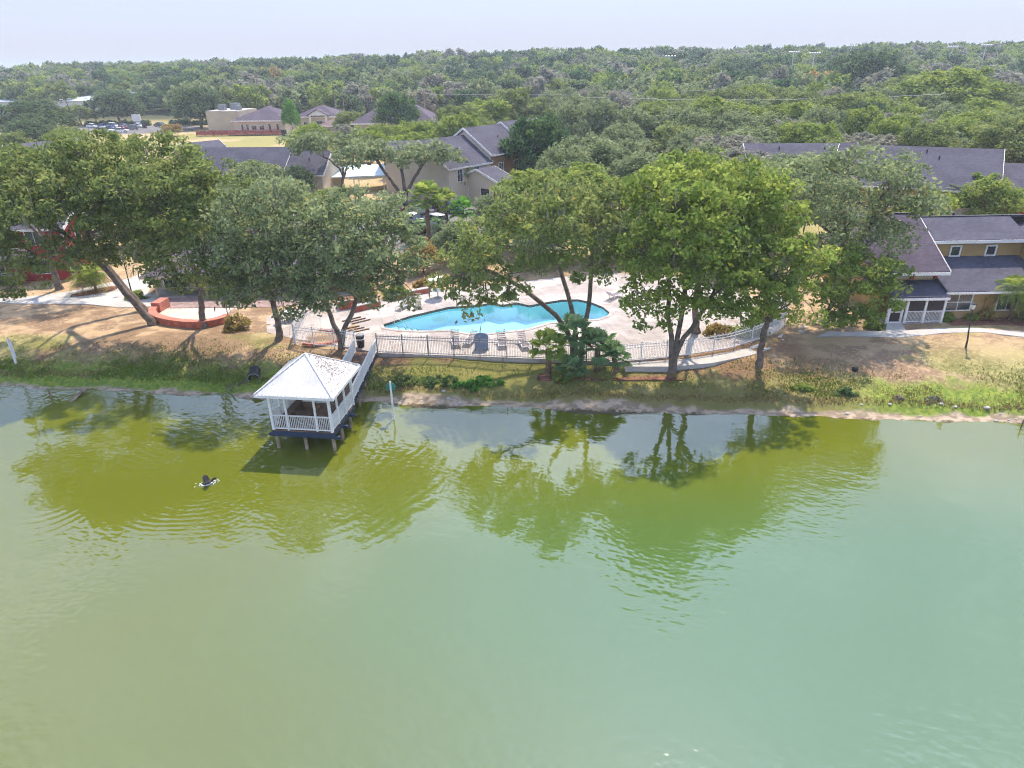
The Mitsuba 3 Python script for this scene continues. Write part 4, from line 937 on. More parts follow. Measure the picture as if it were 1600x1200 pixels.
patio_table(-17.9, 53.3, 'round white table on the terrace left of the pale fence')
patio_chair(-17.2, 54.0, -0.8, 'brown chair at the round white table by the pale fence')
patio_chair(-18.5, 52.7, 2.2, 'brown chair on the near side of the round white table')
patio_table(-6.4, 58.6, 'round table under small white parasol at the back of the terrace')
um = thing('parasol', 'small white parasol over the table behind the pool', 'parasol')
part(um, 'pole', MB().tube([(-6.4, 58.6, DECK_Z + .75), (-6.4, 58.6, DECK_Z + 2.0)], .025, 8), 'grey_metal')
oc = [(-6.4 + 0.8 * math.cos(t), 58.6 + 0.8 * math.sin(t), DECK_Z + 1.7) for t in np.arange(8) * math.pi / 4]
part(um, 'canopy', MB().hull(oc + [(-6.4, 58.6, DECK_Z + 2.05)] + [(x, y, z - .04) for x, y, z in oc]), 'white_paint')
for k in range(3):
    for q, (ax, ay, bx, by) in enumerate([(-13.6, 52.75, -12.3, 53.75), (-13.1, 50.9, -12.0, 51.6)]):
        d = np.array([.45, -.33, 0]) * k
        single('timber_edging', MB().beam(np.array([ax, ay, DECK_Z + .05]) + d, np.array([bx, by, DECK_Z + .05]) + d, .1, .07), 'deck_timber',
               ['dark timber step edging on the terrace, upper set of three', 'dark timber step edging on the terrace, lower set of three'][q], 'step', ['upper timber steps', 'lower timber steps'][q])


def brick_wall(name, label, line, z0, h, w, cap=0.07, body='red_brick', capm=None, cat='wall'):
    t = thing(name, label, cat)
    p = band(line, w)
    m = trimesh.creation.extrude_polygon(p, h - cap + .3, engine='earcut')
    part(t, 'wall', (np.asarray(m.vertices) + [0, 0, z0 - .3], m.faces), body)
    m = trimesh.creation.extrude_polygon(band(line, w + .08), cap, engine='earcut')
    part(t, 'capping', (np.asarray(m.vertices) + [0, 0, z0 + h - cap], m.faces), capm or body)
    return t


from scipy.interpolate import splprep, splev


def smooth_line(pts, n=40):
    k, _ = splprep(np.array(pts).T, s=0)
    return np.array(splev(np.linspace(0, 1, n), k)).T


mat('red_cap', mottled((0.52, 0.20, 0.15), 0.2, 2.0), 0.8, 0.2)
sw = brick_wall('seat_wall', 'curved red seat wall round the pale patio under the oaks', smooth_line([(-30.1, 55.9), (-29.3, 54.1), (-27.9, 53.0), (-26.2, 52.3), (-24.7, 52.1), (-23.6, 52.6), (-23.1, 53.6)]), 1.45, .62, .5, capm='red_cap')
part(sw, 'end_pier', MB().box((-29.95, 56.7, 1.85), (.75, 1.5, .95), -.1), 'red_cap', label='taller block at the left end')
brick_wall('brick_planter', 'low red brick planter edge with white capping behind the pool, left length', [(-13.2, 55.1), (-11.2, 56.6)], 1.5, .55, .4, body='red_brick', capm='concrete')
brick_wall('brick_planter', 'low red brick planter edge behind the two rear loungers', [(-10.5, 57.9), (-8.8, 59.4), (-7.4, 60.2)], 1.5, .5, .4, body='red_brick', capm='concrete')
bp = brick_wall('brick_planter', 'square brick planter with white rail beside the orange wall', [(-14.6, 56.1), (-13.4, 56.6)], 1.5, .8, .9, body='red_brick', capm='mulch')
part(bp, 'rail', MB().beam((-14.9, 55.4, 2.3), (-13.0, 56.1, 2.3), .06, .06).box((-14.9, 55.4, 1.95), (.09, .09, .8)), 'white_paint')
ed = thing('brick_edging', 'curved course of brick edging round the oval bed', 'edging')
cp = smooth_line([(-15.5, 47.95), (-14.2, 47.75), (-13.2, 48.2), (-12.9, 49.3), (-13.8, 50.4), (-15.0, 50.8)], 60)
L = LineString(cp)
for k in range(44):
    p, q = L.interpolate((k + .5) / 44, normalized=True), L.interpolate((k + .6) / 44, normalized=True)
    part(ed, 'brick', MB().box((p.x, p.y, DECK_Z + .06), (.125, .24, .13), math.atan2(q.y - p.y, q.x - p.x)), 'red_brick')

# ------------------------------------------------------------------ buildings
def window(parent, P, u, z, w, h, mull=1, frame='white_paint', fr=0.09, depth=0.07, transom=False, pane='dark_glass'):
    """P(u, out, z) gives the world point on the face: u along it, out towards the outside."""
    fm = MB()
    bars = [(-w / 2, 0, fr, h + fr), (w / 2, 0, fr, h + fr), (0, -h / 2, w - fr, fr), (0, h / 2, w - fr, fr)] + [(-w / 2 + w * (k + 1) / (mull + 1), 0, fr * .6, h - fr) for k in range(mull)]
    if transom:
        bars.append((0, 0, w - fr, fr * .6))
    for k, (a, b, ww, hh) in enumerate(bars):
        dd = depth if k < 4 else depth * .7
        fm.hull([P(u + a + i * ww / 2, o, z + b + j * hh / 2) for i in (-1, 1) for j in (-1, 1) for o in (0.0, dd)])
    key = part(parent, 'window', fm, frame)
    pm = MB().hull([P(u + i * w / 2, o, z + j * h / 2) for i in (-1, 1) for j in (-1, 1) for o in (0.003, 0.025)])
    part(key, 'pane', pm, pane)
    return key


def building(name, label, cx, cy, rot, w, d, h, roof='gable', pitch=0.45, wall='cream_wall', roofm='slate_shingle', oh=0.5, wins=(), group=None, z0=1.5, cat='building', fascia='white_paint', doors=()):
    t = thing(name, label, cat, group)
    r = math.radians(rot)
    W = lambda x, y, z: rot_z(r) @ np.array([x, y, 0.0]) + [cx, cy, z]
    zt = z0 + h
    hx, hy = w / 2, d / 2
    if roof == 'gable':
        rz = zt + pitch * hy
        part(t, 'wall', MB().hull([W(sx * hx, sy * hy, z) for sx in (-1, 1) for sy in (-1, 1) for z in (z0 - .6, zt - .02)] + [W(sx * hx, 0, rz - .02) for sx in (-1, 1)]), wall)
        for sy in (-1, 1):
            ey, ez = sy * (hy + oh), zt - pitch * oh
            a = [W(-hx - oh, 0, rz + .12), W(hx + oh, 0, rz + .12), W(hx + oh, ey, ez + .12), W(-hx - oh, ey, ez + .12)]
            part(t, 'roof', MB().hull(a + [p - [0, 0, .12] for p in a]), roofm)
            part(t, 'fascia', MB().beam(W(-hx - oh, ey + sy * .02, ez), W(hx + oh, ey + sy * .02, ez), .05, .2), fascia)
            for sx in (-1, 1):
                part(t, 'rake_board', MB().beam(W(sx * (hx + oh + .02), 0, rz + .03), W(sx * (hx + oh + .02), ey, ez + .03), .05, .3), fascia)
    elif roof == 'hip':
        k = min(hx, hy)
        rz = zt + pitch * k
        part(t, 'wall', MB().box((cx, cy, (z0 - .6 + zt) / 2), (w, d, h + .6), r), wall)
        e = [W(sx * (hx + oh), sy * (hy + oh), zt - pitch * oh + .1) for sx in (-1, 1) for sy in (-1, 1)]
        rid = [W(sx * (hx - k), sy * (hy - k), rz + .1) for sx in (-1, 1) for sy in (-1, 1)]
        part(t, 'roof', MB().hull(e + [p - [0, 0, .08] for p in e] + rid), roofm)
        for sx, sy, a in ((0, -1, 0), (0, 1, 0), (-1, 0, 1), (1, 0, 1)):
            c = W(sx * (hx + oh + .02), sy * (hy + oh + .02), zt - pitch * oh - .03)
            part(t, 'fascia', MB().box(c, (2 * (hx + oh) if a == 0 else .05, .05 if a == 0 else 2 * (hy + oh) - .1, .2), r), fascia)
    else:
        part(t, 'wall', MB().box((cx, cy, (z0 - .6 + zt) / 2), (w, d, h + .6), r), wall)
        part(t, 'roof', MB().box((cx, cy, zt + .06), (w - .5, d - .5, .12), r), roofm)
        for sx, sy, a in ((0, -1, 0), (0, 1, 0), (-1, 0, 1), (1, 0, 1)):
            part(t, 'parapet', MB().box(W(sx * (hx - .1), sy * (hy - .1), zt + .17), (w if a == 0 else .22, .22 if a == 0 else d - .45, .34), r), fascia)
    F = {'f': lambda u, o, z: W(u, -hy - o, z), 'b': lambda u, o, z: W(-u, hy + o, z), 'l': lambda u, o, z: W(-hx - o, -u, z), 'r': lambda u, o, z: W(hx + o, u, z)}
    for f, u, z, ww, hh in wins:
        window(t, F[f], u, z0 + z, ww, hh)
    for f, u, ww, hh, mt in doors:
        P = F[f]
        dk = part(t, 'door', MB().hull([P(u + i * ww / 2, o, z0 + j) for i in (-1, 1) for j in (0.02, hh) for o in (0, .05)]), mt)
        part(dk, 'frame', MB().hull([P(u + i * .06 - ww / 2 - .06, o, z0 + j) for i in (-1, 1) for j in (0, hh + .1) for o in (0, .08)]).hull([P(u + i * .06 + ww / 2 + .06, o, z0 + j) for i in (-1, 1) for j in (0, hh + .1) for o in (0, .08)]), 'white_paint')
    return t, W, F


def vents(t, pts):
    for p in pts:
        part(t, 'roof_vent', MB().tube([np.array(p) - [0, 0, .2], np.array(p) + [0, 0, .3]], .09, 8), 'dark_metal')


# clubhouse under the oaks
ch, W, F = building('clubhouse', 'low clubhouse with brown hipped roof and cream columns under the oaks', -22.6, 67.9, 0, 19.8, 11.6, 2.35, 'hip', 0.36, 'beige_wall', 'plum_shingle', 0.3,
                    wins=[('f', u, 1.25, 2.4, 1.9) for u in (-8.2, -5.4, -2.6, 0.2, 3.0)], doors=[('f', 5.4, 1.0, 2.1, 'red_wood')])
a = [W(-10.2, -5.5, 4.0), W(10.2, -5.5, 4.0), W(10.2, -8.2, 3.55), W(-10.2, -8.2, 3.55)]
part(ch, 'porch_roof', MB().hull(a + [p - [0, 0, .12] for p in a]), 'plum_shingle')
part(ch, 'porch_fascia', MB().box(W(0, -8.22, 3.42), (20.4, .06, .2)), 'beige_wall')
for k in range(9):
    part(ch, 'column', MB().box(W(-9.2 + 2.2 * k, -7.7, 2.42), (.2, .2, 1.85)), 'cream_wall')
part(ch, 'porch_floor', MB().box(W(0, -6.9, 1.4), (20.0, 2.3, .32)), 'concrete')
part(ch, 'end_wall', MB().box(W(8.3, -7.0, 2.5), (3.6, .2, 2.0)), 'orange_wall', label='orange boarded wall at the right end')

# red house at the left edge
rh, W, F = building('red_house', 'red house with white trim behind the oaks at the left edge', -47.4, 68.6, 6, 8.4, 5.0, 5.2, 'gable', 0.4, 'red_wall', 'slate_shingle', 0.5,
                    wins=[('f', -2.6, 1.4, 1.5, 1.4), ('f', 1.6, 1.4, 1.5, 1.4), ('f', -2.6, 4.2, 1.5, 1.4), ('f', 1.6, 4.2, 1.5, 1.4), ('r', 0.4, 4.0, 1.1, 1.3)])
for z in (3.6,):
    part(rh, 'balcony', MB().box(W(-1.6, -3.1, z + .3), (5.6, 1.2, .2), math.radians(6)), 'white_paint')
    railing(rh, W(-4.4, -3.6, z + .4), W(1.2, -3.6, z + .4), 1.0)
part(rh, 'corner_board', MB().box(W(4.2, -2.52, 4.0), (.2, .14, 5.0), math.radians(6)), 'white_paint')

# tan house on the right, built wall by wall
H = thing('tan_house', 'tan sided house with slate roofs and white screened porch on the right', 'house')
part(H, 'lower_wall', MB().box((37.4, 53.1, 2.6), (8.4, 3.9, 3.4)), 'tan_siding')
part(H, 'upper_wall', MB().box((37.3, 57.0, 4.2), (8.0, 5.0, 5.35)), 'tan_siding')
part(H, 'tower_wall', MB().hull([(x, y, z) for x in (29.0, 33.0) for y in (52.0, 62.0) for z in (0.9, 5.3)] + [(x, 57, 7.9) for x in (32.0, 33.0)]), 'tan_siding')
part(H, 'wing_wall', MB().box((46.0, 55.0, 4.2), (10.0, 15.0, 5.4)), 'tan_siding')


def siding(parent, a, b, z0, z1, out, step=0.2):
    """Lapped boards on a wall face from a to b (xy), out = outward normal."""
    m = MB()
    a, b, o = np.array(a, float), np.array(b, float), np.array(out, float)
    for z in np.arange(z0, z1 - .05, step):
        q = [(*(a + o * .004), z + step), (*(b + o * .004), z + step), (*(b + o * .028), z), (*(a + o * .028), z), (*a, z), (*b, z)]
        m.add(q, [[0, 3, 2], [0, 2, 1], [3, 4, 5], [3, 5, 2]])
    part(parent, 'siding', m, 'tan_siding', stuff=True)


siding(H, (33.2, 51.15), (41.0, 51.15), 1.5, 3.9, (0, -1))
siding(H, (33.3, 54.5), (40.98, 54.5), 5.3, 6.8, (0, -1))
siding(H, (41.0, 54.5), (41.0, 47.6), 3.0, 6.8, (-1, 0))


def roof_slab(name, pts, m='slate_shingle', th=0.14, parent=None):
    pts = [np.array(p, float) for p in pts]
    return part(parent or H, name, MB().hull(pts + [p - [0, 0, th] for p in pts]), m)


roof_slab('low_roof', [(33.15, 50.25, 3.98), (41.0, 50.25, 3.98), (41.0, 54.48, 5.58), (33.15, 54.48, 5.58)])
roof_slab('upper_roof', [(32.9, 54.05, 6.98), (41.2, 54.05, 6.98), (41.2, 57.2, 8.2), (32.9, 57.2, 8.2)])
roof_slab('rear_roof', [(32.9, 57.2, 8.2), (52, 57.2, 8.2), (52, 62.5, 6.3), (32.9, 62.5, 6.3)])
roof_slab('wing_roof', [(40.75, 47.0, 6.95), (40.75, 57.18, 6.95), (46, 57.18, 8.9), (46, 47.0, 8.9)])
roof_slab('tower_roof', [(28.6, 50.95, 5.38), (33.45, 50.95, 5.38), (33.45, 57.0, 8.55), (31.6, 57.0, 8.55)], 'plum_shingle')
roof_slab('tower_rear_roof', [(31.6, 57.0, 8.55), (33.45, 57.0, 8.55), (33.45, 63.2, 5.3), (28.6, 63.2, 5.3)], 'plum_shingle')
roof_slab('tower_hip', [(28.57, 50.97, 5.36), (31.57, 57.0, 8.53), (28.57, 63.2, 5.28)], 'plum_shingle')
roof_slab('porch_roof', [(28.7, 49.95, 3.72), (33.3, 49.95, 3.72), (33.3, 52.05, 4.42), (28.7, 52.05, 4.42)])
for a, b, hgt in (((33.1, 50.22, 3.84), (41.0, 50.22, 3.84), .16), ((33.4, 54.02, 6.82), (40.9, 54.02, 6.82), .24), ((28.55, 50.92, 5.2), (33.5, 50.92, 5.2), .24), ((40.72, 47, 6.8), (40.72, 54.0, 6.8), .24), ((28.7, 49.92, 3.52), (33.3, 49.92, 3.52), .2)):
    part(H, 'fascia', MB().beam(a, b, .05, hgt), 'white_paint')
for x in (33.48,):
    part(H, 'rake_board', MB().beam((x, 50.95, 5.28), (x, 57.0, 8.45), .05, .22), 'white_paint')
part(H, 'ridge_cap', MB().beam((31.6, 57, 8.58), (33.5, 57, 8.58), .22, .05).beam((33.6, 57.2, 8.22), (52, 57.2, 8.22), .22, .05), 'dark_metal')
vents(H, [(35.2, 57.9, 8.05), (37.1, 58.0, 8.0)])
for x in (29.2, 31.2, 33.0):
    part(H, 'red_bracket', MB().box((x, 51.9, 4.9), (.2, .22, .75)), 'red_wall')
for x0, x1 in ((29.35, 31.05), (31.35, 32.85)):
    part(H, 'gable_panel', MB().box(((x0 + x1) / 2, 51.96, 4.85), (x1 - x0, .06, .62)), 'beige_wall')
FP = lambda u, o, z: np.array([u, 51.12 - o, z])
FU = lambda u, o, z: np.array([u, 54.47 - o, z])
window(H, FP, 34.75, 2.85, 2.1, 1.35, transom=True)
window(H, FP, 38.6, 2.75, 1.6, 1.25)
window(H, FU, 35.7, 6.0, .78, .8, 0, fr=.12)
window(H, FU, 38.55, 6.0, .78, .8, 0, fr=.12)
# the screened porch
PX = [29.0, 30.25, 31.75, 33.2]
for x in (29.0, 30.05, 30.35, 31.75, 33.2):
    part(H, 'porch_post', MB().box((x, 50.2, 2.5), (.16 if x != 30.05 else .1, .14, 2.0)), 'white_paint')
part(H, 'porch_floor', MB().box((31.1, 51.1, 1.42), (4.5, 1.9, .26)), 'concrete')
part(H, 'porch_side', MB().box((33.2, 51.1, 2.0), (.08, 1.7, .95)), 'white_paint')
for a, b in ((30.35, 31.75), (31.75, 33.2)):
    railing(H, (a + .08, 50.2, 1.55), (b - .08, 50.2, 1.55), .92, gap=.1, name='porch_rail')
    part(H, 'insect_screen', MB().box(((a + b) / 2, 50.22, 3.0), (b - a - .16, .012, .95)), 'screen_mesh')
    part(H, 'screen_backing', MB().box(((a + b) / 2, 50.4, 2.0), (b - a - .16, .012, .85)), 'screen_mesh')
dk = part(H, 'porch_door', MB().box((29.1 + .0, 50.2, 2.5), (.09, .07, 1.9)).box((29.98, 50.2, 2.5), (.09, .07, 1.9)).box((29.54, 50.2, 3.43), (.8, .07, .09)).box((29.54, 50.2, 2.45), (.8, .07, .08)).box((29.54, 50.2, 1.6), (.8, .07, .14)), 'white_paint')
part(dk, 'screen', MB().box((29.54, 50.22, 2.5), (.8, .012, 1.85)), 'screen_mesh')
part(H, 'downpipe', MB().tube([(36.9, 51.05, 1.5), (36.9, 51.05, 3.85)], .05, 8), 'tan_siding')

# apartment blocks behind
b1, W, F = building('apartment_block', 'tan apartment block with long slate roof and white balconies behind the tan house', 50.4, 88.9, -28, 16.6, 13.0, 4.8, 'gable', 0.55, 'tan_siding', 'slate_shingle', 0.6,
                    wins=[('f', -5.5, 2.9, 1.3, 1.3), ('f', -1.5, 2.9, 1.3, 1.3), ('f', 5.8, 2.9, 1.2, 1.3)], group=None)
for x0, x1, z in ((-7.2, -4.2, 2.6), (3.2, 6.8, 3.2)):
    part(b1, 'balcony', MB().box(W((x0 + x1) / 2, -7.2, z), (x1 - x0, 1.5, .18), math.radians(-28)), 'white_paint')
    railing(b1, W(x0, -7.9, z + .1), W(x1, -7.9, z + .1), 1.0)
    part(b1, 'balcony_post', MB().box(W(x0, -7.85, (z + 1.5) / 2 + .5), (.16, .16, z)), 'white_paint')
vents(b1, [W(-4, -1.2, 9.35), W(1, -1.0, 9.45), W(2.4, -2.0, 8.9)])
b1, W, F = building('apartment_block', 'red walled apartment wing at the right edge behind the tan house', 63.5, 84.5, -20, 13.0, 11.0, 3.9, 'gable', 0.5, 'red_wall', 'slate_shingle', 0.6, wins=[('f', -4, 2.5, 1.3, 1.4), ('f', 0, 2.5, 1.3, 1.4), ('f', 4, 2.5, 1.3, 1.4)])
for x in (-1.9, 2.0):
    part(b1, 'pilaster', MB().box(W(x, -5.55, 3.2), (.3, .12, 3.6), math.radians(-20)), 'white_paint')
b1, W, F = building('apartment_block', 'slate roofed block mostly hidden by trees right of centre', 40.4, 100.5, -7, 14.0, 12.0, 4.7, 'gable', 0.5, 'cream_wall', 'slate_shingle', 0.6, wins=[('f', -4, 2.4, 1.3, 1.3), ('f', 0, 2.4, 1.3, 1.3), ('f', 4, 2.4, 1.3, 1.3)])
vents(b1, [W(-3, -1.4, 8.75), W(3, -1.4, 8.75)])

u = np.array([.65, .76])
nrm = np.array([.76, -.65])
rot = math.degrees(math.atan2(.76, .65))
spec = [(-7.3, 106.2, 9.0, 11.0, 5.1, 'cream gable end unit with slate roof, front of the stepped row behind the palms'),
        (-1.4, 113.0, 8.6, 11.0, 6.1, 'brown boarded unit with white rake, middle of the stepped slate roofs'),
        (4.2, 119.6, 8.6, 11.0, 6.4, 'rear unit of the stepped slate roofs beside the deep green tree')]
for k, (x, y, w, d, h, lab) in enumerate(spec):
    bk, W, F = building('townhouse', lab, x - 3.2 * nrm[0], y - 3.2 * nrm[1], rot, w, d, h, 'gable', 0.62, 'brown_boards' if k else 'cream_wall', 'slate_shingle', 0.25,
                        wins=[('f', -2.2, 3.9, 1.1, 1.7), ('f', 1.4, 3.9, 1.1, 1.7), ('f', 0, 1.3, 1.2, 1.3), ('l', 1.5, 4.2, 1.1, 1.3)])
    part(bk, 'end_wall', MB().hull([W(-w / 2 - .1 + i * .09, sy * 5.4, 1.5 + j) for i in (0, 1) for sy in (-1, 1) for j in (0, h - .3)] + [W(-w / 2 - .1 + i * .09, 0, 1.5 + h + .62 * 5.4 - .3) for i in (0, 1)]), 'cream_wall')
    vents(bk, [W(0.5, -2.6, 1.5 + h + .62 * 2.9 + .1)])
lt, W, F = building('annexe', 'cream walled annexe with low slate roof and open balcony in front of the stepped row', -3.4, 104.6, rot, 3.6, 7.6, 3.3, 'gable', 0.35, 'cream_wall', 'slate_shingle', 0.25, wins=[('f', 0, 2.2, 1.6, 1.3)], doors=[('l', 1.6, 1.6, 2.1, 'screen_mesh')])
part(lt, 'balcony', MB().box(W(0, -4.2, 2.5), (3.0, .9, .15), math.radians(rot)), 'white_paint')
railing(lt, W(-1.5, -4.6, 2.6), W(1.5, -4.6, 2.6), 1.0)
building('cream_house', 'large plain cream wall behind the open oak and car park', -13.6, 118.5, 8, 13.0, 9.0, 5.4, 'gable', 0.4, 'cream_wall', 'slate_shingle', 0.4, wins=[('f', 5.2, 3.6, 1.2, 1.3)], doors=[('f', 4.6, 1.1, 2.2, 'brown_boards')])
b1, W, F = building('slate_house', 'slate roofed house with white rake boards on the left, behind the oaks', -41.5, 117.2, -6, 15.5, 10.0, 3.6, 'gable', 0.62, 'cream_wall', 'slate_shingle', 0.4, wins=[('f', -4, 2, 1.3, 1.3), ('f', 3, 2, 1.3, 1.3)])
b1, W, F = building('slate_house', 'lower slate roofed annexe with a single dark vent, left of the carport', -30.6, 113.4, -6, 5.6, 9.0, 3.7, 'gable', 0.6, 'cream_wall', 'slate_shingle', 0.4, wins=[('f', 0, 2, 1.3, 1.3)])
vents(b1, [W(0.2, -2.0, 6.9)])
building('slate_house', 'pale gabled house at the left edge behind the big oaks', -88.0, 138.0, 58, 12, 12, 3.2, 'gable', 0.5, 'cream_wall', 'slate_shingle', 0.5, wins=[('f', 0, 2, 1.3, 1.3), ('l', 2, 2, 1.3, 1.3)])
building('slate_house', 'small pale gable glimpsed over the left oaks', -58.5, 139.0, 50, 7, 8, 3.6, 'gable', 0.5, 'cream_wall', 'slate_shingle', 0.4, wins=[('l', 0, 2, 1.3, 1.3)])
cpk = thing('carport', 'pale blue metal carport roof under the olive trees', 'carport')
a = [np.array(p, float) for p in [(-29.4, 112.2, 4.1), (-19.6, 113.8, 4.1), (-20.3, 121.2, 4.9), (-30.1, 119.6, 4.9)]]
part(cpk, 'roof', MB().hull(a + [p - [0, 0, .15] for p in a]), 'blue_metal_roof')
for p in a + [(a[0] + a[1]) / 2, (a[2] + a[3]) / 2]:
    q = p + (np.mean(a, 0) - p) * [.06, .06, 0]
    part(cpk, 'post', MB().box((q[0], q[1], (1.2 + q[2]) / 2 - .05), (.14, .14, q[2] - 1.3)), 'white_paint')

# far buildings
fa = thing('office_building', 'tan flat roofed building with brown hip roof wing and red deck at the upper left', 'building')
part(fa, 'flat_block', MB().box((-85.5, 231, 4.4), (10.5, 12, 6.2), -.15), 'beige_wall')
part(fa, 'flat_roof', MB().box((-85.5, 231, 7.58), (10.0, 11.5, .14), -.15), 'concrete')
for x, y, s in ((-87.5, 229, 1.6), (-84.2, 231, 1.9), (-82.2, 228.3, 1.2)):
    part(fa, 'roof_unit', MB().box((x, y, 7.6 + s / 2), (s * 1.3, s, s), -.15), 'grey_metal')


def sub_hip(parent, cx, cy, rot_, w, d, zt, pitch, wallm, roofm, oh=.6):
    r = math.radians(rot_)
    Wf = lambda x, y, z: rot_z(r) @ np.array([x, y, 0.0]) + [cx, cy, z]
    part(parent, 'wall', MB().box((cx, cy, zt / 2 + .45), (w, d, zt - .9), r), wallm)
    hx, hy = w / 2 + oh, d / 2 + oh
    k = min(hx, hy)
    e = [Wf(a * hx, b * hy, zt) for a in (-1, 1) for b in (-1, 1)]
    part(parent, 'roof', MB().hull(e + [p - [0, 0, .12] for p in e] + [Wf(a * (hx - k), b * (hy - k), zt + pitch * k) for a in (-1, 1) for b in (-1, 1)]), roofm)
    part(parent, 'fascia', MB().box(Wf(0, -hy - .03, zt - .12), (2 * hx, .06, .3), r).box(Wf(hx + .03, 0, zt - .12), (.06, 2 * hy, .3), r), 'white_paint')
    return lambda u, o, z: Wf(u, -d / 2 - o, z)


P = sub_hip(fa, -72.2, 225, -6, 15.5, 16, 5.3, .42, 'cream_wall', 'plum_shingle')
for x in (-5.2, -3.6, 3.2, 5.6):
    window(fa, P, x, 3.4, .8, 1.9, 0)
for x in (-1.6, .8):
    window(fa, P, x, 3.3, 1.5, 1.3)
part(fa, 'deck', MB().box((-78, 214.0, 1.9), (25, 2.2, .2), -.05), 'red_wood')
part(fa, 'deck_rail', MB().beam((-90.4, 213.5, 3.1), (-65.6, 212.3, 3.1), .12, .12).beam((-90.4, 213.5, 2.5), (-65.6, 212.3, 2.5), .05, .9), 'red_wood')
for k in range(11):
    part(fa, 'deck_post', MB().box((-90.4 + 2.48 * k, 213.45 - .12 * k, 2.0), (.16, .16, 2.4)), 'red_wood')
P = sub_hip(fa, -57.5, 231, -4, 13, 13, 5.6, .42, 'cream_wall', 'plum_shingle')
for x in (-3.4, 2.6, 4.6):
    window(fa, P, x, 3.4, 1.2, 1.4)
po = [np.array(p) for p in ((-60.0, 222.6, 6.0), (-57.0, 222.6, 7.6), (-54.0, 222.6, 6.0))]
part(fa, 'portico_gable', MB().hull([p + [0, dy, 0] for p in po for dy in (0, 3.0)]), 'white_paint')
part(fa, 'portico_roof', MB().beam(po[0] + [-.3, 1.3, .0], po[1] + [0, 1.3, .12], 3.4, .14).beam(po[1] + [0, 1.3, .12], po[2] + [.3, 1.3, .0], 3.4, .14), 'plum_shingle')
for x in (-59.4, -54.6):
    part(fa, 'portico_column', MB().box((x, 222.9, 3.7), (.5, .5, 4.6)), 'white_paint')
window(fa, lambda u, o, z: np.array([u, 224.1 - o, z]), -57.0, 3.3, 2.0, 2.2)
fb = thing('hip_house', 'long tan building with wide plum hip roof behind the round deep green tree', 'building')
P = sub_hip(fb, -30.4, 207.5, -3, 22.0, 15.5, 5.3, .58, 'beige_wall', 'plum_shingle', .8)
for x in (-9, -7.2, -5.4, 5.8, 7.4, 9.2):
    window(fb, P, x, 3.0, .8, 1.4, 0)
fc = thing('hip_house', 'small low brown roofed office left of the wide plum hip roof', 'building')
P = sub_hip(fc, -47.6, 213, -3, 11, 9, 4.2, .4, 'beige_wall', 'brown_shingle', .6)
for x in (-3, 0, 3):
    window(fc, P, x, 2.9, 1.0, 1.2, 0)
ws, W, F = building('warehouse', 'long white metal roofed warehouse at the upper left behind the trees', -188, 322, -6, 52, 40, 6.6, 'gable', 0.12, 'white_paint', 'blue_metal_roof', 0.8, wins=[('f', k * 6 - 18, 2.6, 2.0, 1.4) for k in range(7)])
ws, W, F = building('warehouse', 'white gabled shed at the far left edge', -226, 318, 70, 18, 26, 6.8, 'gable', 0.16, 'white_paint', 'blue_metal_roof', 0.8, wins=[('f', 0, 2.6, 2.0, 1.4)])
gb, W, F = building('grey_building', 'dark grey building in shade behind the vase shaped oaks', 22.5, 168, -4, 26, 14, 6.2, 'flat', 0.1, 'grey_wall', 'concrete', 0, wins=[('f', -9, 3.2, 3.5, 2.2), ('f', -4, 3.2, 3.5, 2.2), ('f', 6, 3.2, 2.5, 2.2)])
part(gb, 'pale_panel', MB().box(W(-4.4, -7.06, 2.9), (4.6, .12, 2.2), math.radians(-4)), 'concrete')
for i, (x, y, lab) in enumerate([(-54.5, 211.5, 'white walled bin enclosure on the far lawn'), ]):
    be = thing('bin_enclosure', lab, 'enclosure')
    for (ax, ay, bx, by) in ((-62.6, 208.5, -55.8, 207.6), (-55.8, 207.6, -55.3, 211.0), (-62.6, 208.5, -62.1, 211.8)):
        part(be, 'wall', MB().beam((ax, ay, 2.3), (bx, by, 2.3), .25, 1.9), 'cream_wall')
    part(be, 'gate', MB().box((-63.9, 210, 2.3), (1.6, .12, 1.8)), 'screen_mesh')
for x, y, w, rz, lab in ((-53.2, 208.6, 3.6, .1, 'red timber deck box on the far lawn beside the portico'), (-45.6, 203.5, 6.0, -.2, 'maroon canvas canopy on the far lawn')):
    t = thing('deck_box' if w < 4 else 'canopy', lab, 'deck' if w < 4 else 'canopy')
    part(t, 'panel', MB().hull([np.array([x, y, 0]) + rot_z(rz) @ np.array([a * w / 2 * (1 if z < 2.5 else .8), b * 1.4, 0]) + [0, 0, z] for a in (-1, 1) for b in (-1, 1) for z in (1.7, 3.2)]), 'red_wood' if w < 4 else 'maroon')
    part(t, 'leg', MB().box((x - w / 3, y, 1.5), (.15, .15, .8)), 'dark_metal')
    part(t, 'leg', MB().box((x + w / 3, y, 1.5), (.15, .15, .8)), 'dark_metal')

